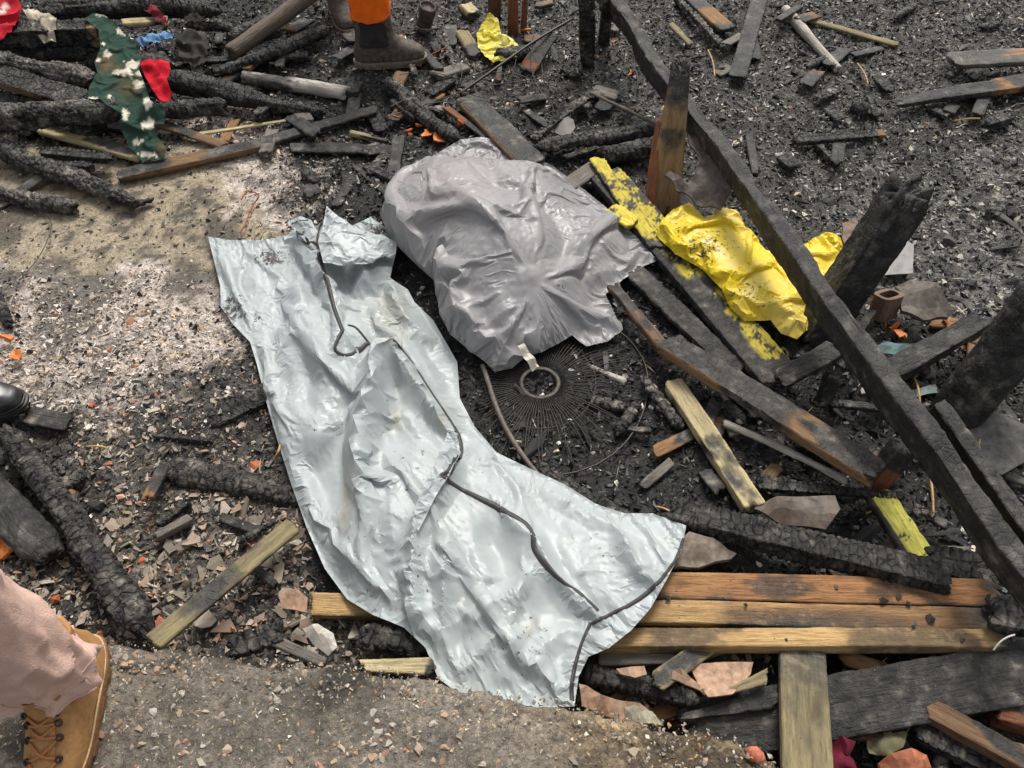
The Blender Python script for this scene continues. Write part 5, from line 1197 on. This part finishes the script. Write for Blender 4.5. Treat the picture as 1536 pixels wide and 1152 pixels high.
def boot(person, loc, yaw, upper, sole_m, ztop=.18, laces=None, hooks=None, welt=None, mud=0.):
    zs = np.r_[np.linspace(.026, .125, 26), np.linspace(.13, ztop, 12)]
    rings = []
    for z in zs:
        b, f, h = (np.interp(z, PROF[:, 0], PROF[:, i]) for i in (1, 2, 3))
        r = foot_ring(b, f, h, z); r[:, :2] += ((fbm(r[:, 0] * 25, r[:, 1] * 25, z * 25, 7, 3) - .5) * .008)[:, None] * np.sign(r[:, :2]); rings.append(r)
    rings.append(rings[-1] * [.86, .86, 1] + [0, 0, -.002]); rings.append(rings[-1] * [1, 1, 1] + [0, 0, -.05])
    V, Fq = loft(rings)
    b_ = add('boot', mesh_from('boot', V, Fq, upper), person); b_.location = loc; b_.rotation_euler = (0, 0, yaw)
    rings = []
    for z, s, lug in ((0., .98, 1), (.016, 1.03, 1), (.017, 1.05, 0), (.022, 1.06, 0), (.028, 1.055, 0), (.030, 1.0, 0), (.030, .9, 0)):
        r = foot_ring(-.126, .168, .052, z, 160, s)
        if lug: r[:, :2] *= np.where((np.arange(160) // 5) % 2 == 0, 1.03, .95)[:, None]
        rings.append(r)
    V, Fq = loft(rings); Fl = [tuple(q) for q in Fq] + [tuple(range(160))[::-1]]
    add('sole', mesh_from('sole', V, Fl, sole_m, False), b_)
    if welt:
        r = foot_ring(-.127, .169, .0535, .036, 90, 1.01); tube_obj('welt', list(r), .0022, welt, parent=b_, n=5, smooth_it=0, close=True)
    def front(z, y): # point on the slanted front of the boot
        f, h = np.interp(z, PROF[:, 0], PROF[:, 2]), np.interp(z, PROF[:, 0], PROF[:, 3]); bk = np.interp(z, PROF[:, 0], PROF[:, 1])
        s = np.clip(abs(y) / h, 0, 1) ** (1 / .8); return np.array([(f + bk) / 2 + (f - bk) / 2 * (1 - s * s) ** .4 + .003, y, z + .004])
    if laces:
        tp = np.array([front(z, 0) * [1, 1, 1] for z in np.linspace(.068, ztop - .005, 12)])
        ys = np.linspace(-.02, .02, 6); rings = [np.array([p + [-.001 - (y / .02) ** 2 * .008, y, 0] for y in ys]) for p in tp]
        G_ = np.concatenate(rings); n6 = 6; id_ = np.arange(len(G_)).reshape(-1, n6); fq = np.stack([id_[:-1, :-1], id_[:-1, 1:], id_[1:, 1:], id_[1:, :-1]], -1).reshape(-1, 4)
        add('tongue', mesh_from('tongue', G_, fq, upper), b_)
        zz = np.linspace(.066, .128, 5)
        for i, z in enumerate(zz):
            for sg in (-1, 1):
                v, f = lathe([(.0035, 0), (.0065, 0), (.0065, .004), (.0035, .005), (.0035, 0)], 12)
                h = add('lace_hook', mesh_from('lace_hook', v, f[:-2], hooks), b_); p = front(z, sg * .027); h.location = p; h.rotation_euler = (0, .7, sg * .6)
            if i < 4:
                for sg in (-1, 1):
                    a, b, m = front(z, sg * .027), front(zz[i + 1], -sg * .027), front((z + zz[i + 1]) / 2, 0) + [.006, 0, .006]
                    tube_obj('lace', [a, m, b], .0026, laces, parent=b_, n=6)
    return b_
def trouser(person, loc, z0, z1, r0, r1, mat, lean=(0, 0), seed=0, bunch=1., sq=1.15):
    n = 84; rings = []; th = np.arange(n) / n * 2 * math.pi
    for i, z in enumerate(np.r_[np.linspace(z0, z0 + .20, 40), np.linspace(z0 + .21, z1, 30)]):
        t = (z - z0) / (z1 - z0); r = r0 + (r1 - r0) * t
        n_ = fbm(np.cos(th) * 1.3 + 5, np.sin(th) * 1.3 + 5, z * 9 + .9 * np.sin(th + seed), seed, 2); n2_ = fbm(np.cos(th) * 2.2, np.sin(th) * 2.2 + 9, z * 15 - 1.2 * np.sin(th + seed), seed + 4, 2)
        fold = ((1 - 2 * np.abs(n_ - .5)) ** 4 * .013 + (1 - 2 * np.abs(n2_ - .5)) ** 4 * .003) * bunch * (.35 + .9 * np.exp(-t * 2.5)) - .006 * bunch
        if i < 3: fold = fold - .004 * (2 - i) + .004
        rr_ = r + fold
        rings.append(np.c_[rr_ * np.cos(th) * sq + lean[0] * (z - z0), rr_ * np.sin(th) + lean[1] * (z - z0), np.full(n, z) + (vn(np.cos(th) * 2, np.sin(th) * 2, 0, seed) - .5) * .02 * (1 - t)])
    rings.insert(0, rings[0] * [.9, .9, 1] + [0, 0, .03])
    top = rings[-1].mean(0); rings.append(rings[-1] * .0 + top)
    V, Fq = loft(rings); o = add('trouser_leg', mesh_from('trouser_leg', V, Fq, mat), person); o.location = loc
    for q_, rr2 in ((2, .0035), (9, .0012)): tube_obj('hem' if q_ == 2 else 'stitching', list(rings[q_][::2] * [1.012, 1.012, 1]), rr2, mat, parent=o, n=5, smooth_it=0, close=True)
    return o
tan_l = mat_plain('tan_nubuck', (.37, .195, .075), .75, 90, .22, .3, .001, .3); tan_lace = mat_plain('tan_lace', (.40, .17, .06), .8, 400, .2)
gum = mat_plain('gum_sole', (.20, .10, .04), .75, 120, .35, .5); dark_metal = mat_plain('dark_hook', (.05, .05, .055), .3, 60, .2, .1, .001, .6, .8); stitch = mat_plain('welt_stitch', (.52, .36, .19), .8, 300, .3)
def fabric(name, col, sc=450):
    k = NT(name); v = k.coord('Object'); n = k.noise(v, 14, 4, .6); wv = k.noise(v, sc, 2, .5)
    return k.done(k.mix(1., col, k.ramp(n, [(.3, .82), (.7, 1.12)]), 'MULTIPLY'), .9, k.bump(n, .5, .012, k.bump(wv, .6, .003)), .15)
pinkf = fabric('dusty_pink_canvas', (.60, .405, .335)); orangef = fabric('orange_workwear', (.85, .15, .012)); blackf = fabric('black_canvas', (.035, .033, .032))
blk = mat_plain('black_leather', (.022, .021, .021), .32, 40, .4, .25, .002, .5); mudm = mat_plain('muddy_leather', (.075, .062, .048), .7, 60, .6, .6, .004); mudsole = mat_plain('muddy_sole', (.17, .145, .105), .85, 90, .5, .7, .004)
a, b = W(176, 1000, LEDGE_Z), W(142, 1152, LEDGE_Z); d = (b - a) / np.linalg.norm(b - a); lf = np.array([-d[1], d[0], 0])
pp = a + d * .075 - lf * .050; yaw = math.atan2(d[1], d[0])
p1 = empty('person', (0, 0, 0), 'person standing on the ledge in dusty pink trousers and tan laced work boot', 'person')
boot(p1, (pp[0], pp[1], LEDGE_Z + .004), yaw, tan_l, gum, .185, tan_lace, dark_metal, stitch)
q = pp + d * -.025 - lf * .012
tr = trouser(p1, (q[0], q[1], LEDGE_Z), .135, .75, .070, .095, pinkf, (-.06, .0), 3, 1.5, 1.25); 
a, b = W(546, 104, 0.), W(628, 97, 0.); d = (b - a) / np.linalg.norm(b - a)
p2 = empty('person', (0, 0, 0), 'person in bright orange trousers and muddy black boots beside the charred logs', 'person')
c0 = (a + b) / 2; yaw2 = math.atan2(d[1], d[0])
gz2 = float(gz(c0[0], c0[1])) + .01
boot(p2, (c0[0] - d[0] * .02, c0[1] - d[1] * .02, gz2), yaw2, mudm, mudsole, .255)
q = c0 - d * .055
trouser(p2, (q[0], q[1], gz2), .215, .8, .066, .085, orangef, (0, 0), 5, .5); trouser(p2, (q[0], q[1], gz2), .10, .235, .060, .062, blackf, (0, 0), 6, .8)
c1_ = W(513, 28, 0.); boot(p2, (c1_[0], c1_[1], .0), -1.2, mudm, mudsole, .255); trouser(p2, (c1_[0] - .02, c1_[1] + .05, .0), .215, .8, .066, .085, orangef, (0, 0), 8, .5)
p3 = empty('person', (0, 0, 0), 'person whose polished black boot toe rests beside the long rough log', 'person')
c3 = W(-42, 624, .03); boot(p3, (c3[0] - .02, c3[1], .03), .22, blk, blk, .2, None, None, blk); trouser(p3, (c3[0] - .06, c3[1] - .01, .03), .15, .8, .07, .09, blackf, (-.25, 0), 9)

# ------------------------------------------------------------------ loose pieces
def keep_off(x, y):
    """false where a loose piece would lie under the bags"""
    return ~(in_poly(x, y, outline_w(BAG1)[:, :2]) | in_poly(x, y, outline_w(BAG2)[:, :2]))
PROTO = {}
def protos(kind, mat, n, gen):
    r = np.random.default_rng(hash(kind) % 1000 if False else len(kind) * 17)
    out = []
    for i in range(n):
        V, T = gen(r); out.append((V, T, mesh_from(kind, V, T, mat, False)))
    PROTO[kind] = out
protos('charcoal_piece', M['charcoal'], 14, lambda r: hull(r, 11, (1, r.uniform(.5, .9), r.uniform(.35, .6))))
protos('clay_shard', M['shard'], 14, lambda r: flake(r, int(r.integers(5, 9)), r.uniform(.08, .2), r.uniform(.05, .4)))
protos('brick_fragment', M['brick'], 8, lambda r: hull(r, 12, (1, r.uniform(.6, .9), r.uniform(.4, .6))))
protos('plaster_chip', M['plaster'], 10, lambda r: flake(r, int(r.integers(5, 8)), r.uniform(.12, .3), r.uniform(.0, .3)))
protos('stone', M['stone'], 10, lambda r: hull(r, 12, (1, r.uniform(.6, .95), r.uniform(.4, .6))))
protos('wood_splinter', M['shard'], 8, lambda r: hull(r, 9, (1, r.uniform(.10, .2), r.uniform(.06, .12))))
protos('charred_splinter_piece', M['charcoal'], 8, lambda r: hull(r, 9, (1, r.uniform(.14, .3), r.uniform(.08, .16))))
protos('bit', M['chunk'], 24, lambda r: hull(r, 7, (1, r.uniform(.4, .95), r.uniform(.25, .6))))
protos('sliver', M['chunk'], 10, lambda r: hull(r, 6, (1.6, r.uniform(.15, .35), r.uniform(.08, .2))))
def loose(kind, name, n, region, size, label, cat, group, seed, flat=.35, zoff=.0, onledge=False, parent=None, prob=None):
    """n separate pieces, spread over a region given in photo pixels"""
    r = np.random.default_rng(seed); k = 0; tries = 0
    ps = PROTO[kind]
    while k < n and tries < n * 60:
        tries += 1
        px, py = r.uniform(region[0], region[2]), r.uniform(region[1], region[3])
        p = W(px, py, LEDGE_Z if onledge else 0.)
        x, y = np.array([p[0]]), np.array([p[1]])
        if onledge:
            if not in_poly(x, y, LEDGE)[0] or poly_d(x, y, LEDGE)[0] < .012: continue
            z = float(ledge_top(x, y)[0])
        else:
            if in_poly(x, y, LEDGE)[0] or not keep_off(x, y)[0]: continue
            z = float(gz(x, y)[0])
        if prob is not None and r.random() > prob(x, y)[0]: continue
        V, T, me = ps[int(r.integers(len(ps)))]
        s = r.uniform(0, 1) ** 1.8 * (size[1] - size[0]) + size[0]
        o = bpy.data.objects.new(name, me); COL.objects.link(o)
        o.location = (p[0], p[1], z + s * .12 + zoff); o.scale = (s, s, s); o.rotation_euler = (r.normal() * flat, r.normal() * flat, r.uniform(0, 6.28))
        if parent is not None: o.parent = parent
        else:
            lm = min(LAND, key=lambda q: (q[0] - px) ** 2 + ((q[1] - py) * 1.3) ** 2)[2]
            sz = 'tiny' if s < size[0] + .10 * (size[1] - size[0]) else 'small' if s < size[0] + .4 * (size[1] - size[0]) else 'larger'
            tag(o, sz + ' ' + label + ' ' + lm, cat, group)
        k += 1
zf = lambda key: (lambda x, y: zones(x, y)[key])
dark = lambda x, y: np.clip(1 - zones(x, y)['tan'] * .9 - zones(x, y)['ash'] * .6 - zones(x, y)['shard'] * .5, 0, 1)
WORD = {'log': 'rough black', 'plank': 'flat charred', 'mixed': 'half charred brown', 'ashy': 'ash flecked', 'grey': 'weathered grey', 'brown': 'dark brown', 'gator': 'cross cracked black'}
for x, y, x2, y2, st, w_, h_, l_ in FRAG:
    g0 = max(float(gz(*W(x, y, 0)[:2])), -.02)
    if in_poly(np.array([W(x2, y2, 0)[0]]), np.array([W(x2, y2, 0)[1]]), LEDGE)[0] or not keep_off(np.array([W(x2, y2, 0)[0]]), np.array([W(x2, y2, 0)[1]]))[0]: continue
    lm = min(LAND, key=lambda q: (q[0] - x) ** 2 + ((q[1] - y) * 1.3) ** 2)[2]
    timber('wood_fragment', ('short ' if l_ < 45 else 'long ') + WORD[st] + ' wood fragment lying by ' + lm, (x, y), g0 + .015, (x2, y2), g0 + .015 + RNG.uniform(0, .03), w_, h_ if st != 'log' else None, st, jag=.03, cat='wood fragment', group='broken wood fragments among the timbers')
loose('charcoal_piece', 'charcoal_piece', 150, (880, -10, 1545, 460), (.010, .036), 'loose black charcoal lump beside', 'charcoal', 'loose charcoal lumps', 1, prob=dark)
loose('charcoal_piece', 'charcoal_piece', 110, (430, 60, 1320, 860), (.010, .028), 'loose black charcoal lump beside', 'charcoal', 'loose charcoal lumps', 2, prob=dark)
loose('charcoal_piece', 'charcoal_piece', 40, (0, 560, 480, 960), (.010, .026), 'loose black charcoal lump among pale flakes by', 'charcoal', 'loose charcoal lumps', 3)
loose('charred_splinter_piece', 'charred_splinter', 170, (560, -10, 1545, 860), (.025, .085), 'thin black charred splinter lying by', 'splinter', 'loose splinters', 4, .2, prob=dark)
loose('clay_shard', 'clay_shard', 170, (-10, 760, 470, 975), (.012, .034), 'dusty broken clay flake beside', 'shard', 'loose clay flakes', 5, .45, .004)
loose('clay_shard', 'clay_shard', 60, (60, 560, 440, 780), (.010, .024), 'dusty clay flake on soot beside', 'shard', 'loose clay flakes', 6, .4)
loose('clay_shard', 'clay_shard', 55, (420, 900, 1160, 1090), (.012, .032), 'clay flake in the hollow beside', 'shard', 'loose clay flakes', 7, .5, .01)
loose('brick_fragment', 'brick_fragment', 34, (-10, 470, 460, 960), (.009, .024), 'orange red brick crumb beside', 'brick', 'loose brick crumbs', 8)
loose('brick_fragment', 'brick_fragment', 16, (560, 150, 1460, 520), (.006, .014), 'orange red brick crumb on charcoal by', 'brick', 'loose brick crumbs', 9)
loose('plaster_chip', 'plaster_chip', 130, (900, -10, 1545, 480), (.006, .020), 'pale plaster chip on black charcoal by', 'plaster chip', 'loose plaster chips', 10, .5)
loose('plaster_chip', 'plaster_chip', 110, (-10, 440, 430, 650), (.006, .016), 'pale plaster chip on ash by', 'plaster chip', 'loose plaster chips', 11, .5, prob=zf('ash'))
loose('plaster_chip', 'plaster_chip', 40, (500, 60, 1300, 860), (.005, .013), 'pale chip on the black ground by', 'plaster chip', 'loose plaster chips', 12, .5)
loose('wood_splinter', 'wood_splinter', 80, (480, -10, 1545, 300), (.014, .045), 'pale wood splinter on charcoal by', 'splinter', 'loose splinters', 13, .25)
loose('wood_splinter', 'wood_splinter', 40, (0, 560, 470, 960), (.014, .04), 'pale wood splinter among flakes by', 'splinter', 'loose splinters', 14, .25)
loose('stone', 'stone', 240, (90, 950, 1200, 1160), (.003, .013), None, None, None, 15, .3, -.001, True, ledge, prob=lambda x, y: sstep(.38, .62, fbm(x * 9, y * 9, 0, 401, 3)))
loose('clay_shard', 'clay_shard', 10, (150, 960, 1180, 1150), (.006, .014), 'clay flake lying on the concrete by', 'shard', 'loose clay flakes', 16, .2, .002, True)
r_ = np.random.default_rng(45)
for i, (x, y, s_) in enumerate([(1326, 901, .014), (1348, 893, .013), (1362, 907, .010), (1005, 893, .009), (1370, 938, .011), (1395, 930, .016), (1120, 905, .007), (1440, 962, .010), (1255, 880, .007), (1180, 958, .006)]):
    o = bpy.data.objects.new('charcoal_piece', PROTO['charcoal_piece'][i % 14][2]); COL.objects.link(o); p = W(x, y, .095); o.location = (p[0], p[1], .012 + .05 + .045 * (x - 700) / 800); o.scale = (s_, s_, s_); o.rotation_euler = (0, 0, i)
    tag(o, ('larger' if s_ > .0115 else 'small') + ' black charcoal lump lying on the golden boards', 'charcoal', 'charcoal lumps on the golden boards')
orange = mat_plain('orange_peelings', (.58, .17, .035), .6, 60, .4)
r_ = np.random.default_rng(44)
for x, y, s in [(598, 178, .03), (612, 203, .025), (640, 208, .03), (658, 214, .045), (650, 198, .03), (628, 196, .025), (690, 196, .02), (884, 85, .018), (896, 98, .014), (918, 76, .016), (788, 56, .03), (945, 118, .018), (1338, 500, .022), (1346, 506, .03), (1322, 496, .018), (1415, 488, .025), (12, 515, .04), (30, 540, .03), (5, 812, .05), (20, 825, .04)]:
    V, T = flake(r_, 7, .2, .5); p = W(x, y, .0); o = add('orange_flake', mesh_from('orange_flake', V * s, T, orange, False)); o.location = (p[0], p[1], float(gz(p[0], p[1])) + .03); o.rotation_euler = (r_.normal() * .5, r_.normal() * .5, r_.uniform(0, 6))
    lm = min(LAND, key=lambda q: (q[0] - x) ** 2 + ((q[1] - y) * 1.3) ** 2)[2]; tag(o, ('larger' if s > .026 else 'small') + ' bright orange curled flake lying by ' + lm, 'flake', 'orange flakes on the debris')
V, T = hull(r_, 30, (1, .95, .6)); o = add('red_stone', mesh_from('red_stone', V * .021, T, mat_plain('red_stone', (.42, .12, .07), .7, 120, .4))); p = W(1132, 1133, .2); o.location = (p[0], p[1], .195); tag(o, 'round red stone set in the pebbly ledge corner', 'stone')

# fine debris: too many to count, one object each
def mass(name, kinds, n, area, size, colour, seed, label, onledge=False, prob=None, zoff=0., flat=.6):
    r = np.random.default_rng(seed)
    x = r.uniform(area[0], area[1], n); y = r.uniform(area[2], area[3], n)
    inl = in_poly(x, y, LEDGE); ok = inl if onledge else ~inl & keep_off(x, y)
    px, py = PX(x, y, 0.); ok &= (px > -250) & (px < 1800) & (py > -90) & (py < 1500)
    if prob is not None: ok &= r.random(n) < prob(x, y)
    x, y = x[ok], y[ok]; n = len(x)
    z = ledge_top(x, y) if onledge else gz(x, y)
    s = size[0] + (size[1] - size[0]) * r.random(n) ** 1.7
    a, bx, by = r.uniform(0, 6.283, n), r.normal(size=n) * flat, r.normal(size=n) * flat
    C = colour(x, y, r)
    pr = [q for k in kinds for q in PROTO[k]]; which = r.integers(len(pr), size=n)
    VV, FF, CC, off = [], [], [], 0
    for i, (V, T, _) in enumerate(pr):
        m = np.nonzero(which == i)[0]
        if not len(m): continue
        ca, sa, cb, sb, cc, sc_ = np.cos(a[m]), np.sin(a[m]), np.cos(bx[m]), np.sin(bx[m]), np.cos(by[m]), np.sin(by[m])
        P = V[None] * s[m][:, None, None]
        X_, Y_, Z_ = P[..., 0], P[..., 1], P[..., 2]
        Y_, Z_ = Y_ * cb[:, None] - Z_ * sb[:, None], Y_ * sb[:, None] + Z_ * cb[:, None]
        X_, Z_ = X_ * cc[:, None] + Z_ * sc_[:, None], -X_ * sc_[:, None] + Z_ * cc[:, None]
        X_, Y_ = X_ * ca[:, None] - Y_ * sa[:, None], X_ * sa[:, None] + Y_ * ca[:, None]
        VV.append(np.stack([X_ + x[m][:, None], Y_ + y[m][:, None], Z_ + (z[m] + s[m] * .15 + zoff)[:, None]], -1).reshape(-1, 3))
        k = len(V); FF.append((T[None] + (off + np.arange(len(m)) * k)[:, None, None]).reshape(-1, 3)); off += len(m) * k
        CC.append(np.repeat(C[m], k, 0))
    o = add(name, mesh_from(name, np.concatenate(VV), np.concatenate(FF), M['chunk'], False, np.concatenate(CC))); o['kind'] = 'stuff'; o['label'] = label
    return o
def debris_col(x, y, r):
    n = len(x); zn_ = zones(x, y); t = r.random((n, 1)); u = r.random(n)
    c = (np.array([.011, .0108, .0105]) + t ** 3 * np.array([.14, .132, .12])) * (.55 + .45 * zn_['dust'])[:, None]
    def put(m, p, cols):
        pick = np.array(cols)[r.integers(len(cols), size=n)] * (.6 + .8 * r.random((n, 1))); s = (r.random(n) < p * m)[:, None]; return np.where(s, pick, c)
    c = put(np.ones(n), .05, [(.45, .40, .30), (.34, .27, .18), (.55, .52, .46)])
    c = put(zn_['dust'], .34, [(.085, .078, .07), (.13, .118, .10), (.065, .06, .055), (.19, .165, .13)])
    c = put(zn_['grey'], .45, [(.16, .155, .145), (.24, .23, .21), (.40, .37, .32)])
    c = put(zn_['shard'], .62, [(.27, .23, .18), (.34, .27, .20), (.20, .17, .14), (.40, .34, .27), (.30, .17, .11)])
    c = put(zn_['tan'], .6, [(.26, .215, .15), (.22, .18, .125), (.30, .25, .18)])
    c = put(zn_['ash'], .85, [(.46, .40, .34), (.54, .49, .44), (.36, .31, .26), (.50, .36, .26)])
    return c
mass('charcoal_rubble', ['bit', 'sliver'], 185000, (-3., 3., .3, 4.4), (.0036, .019), debris_col, 21, 'fine black and grey charcoal rubble covering the burnt ground', prob=lambda x, y: np.clip(1 - .93 * zones(x, y)['tan'] - .3 * zones(x, y)['ash'], 0, 1))
mass('ash_crumbs', ['bit', 'bit', 'clay_shard'], 60000, (-2.8, 0., .6, 3.6), (.003, .011), debris_col, 22, 'pale ash crumbs and flakes strewn over the tan earth', prob=lambda x, y: np.clip(zones(x, y)['ash'] + .9 * zones(x, y)['shard'] + .12 * zones(x, y)['tan'], 0, 1))
def ledge_col(x, y, r):
    n = len(x); cols = np.array([(.30, .24, .16), (.24, .21, .18), (.40, .35, .28), (.34, .17, .09), (.09, .088, .085), (.36, .24, .10), (.50, .46, .38)])
    return cols[r.choice(7, n, p=[.22, .25, .15, .09, .13, .10, .06])] * (.6 + .7 * r.random((n, 1)))
mass('ledge_grit', ['bit'], 30000, (-1.3, .75, .15, 1.0), (.0016, .0075), ledge_col, 23, 'pebble grit bedded in the concrete ledge', True, zoff=-.0015, flat=.4)
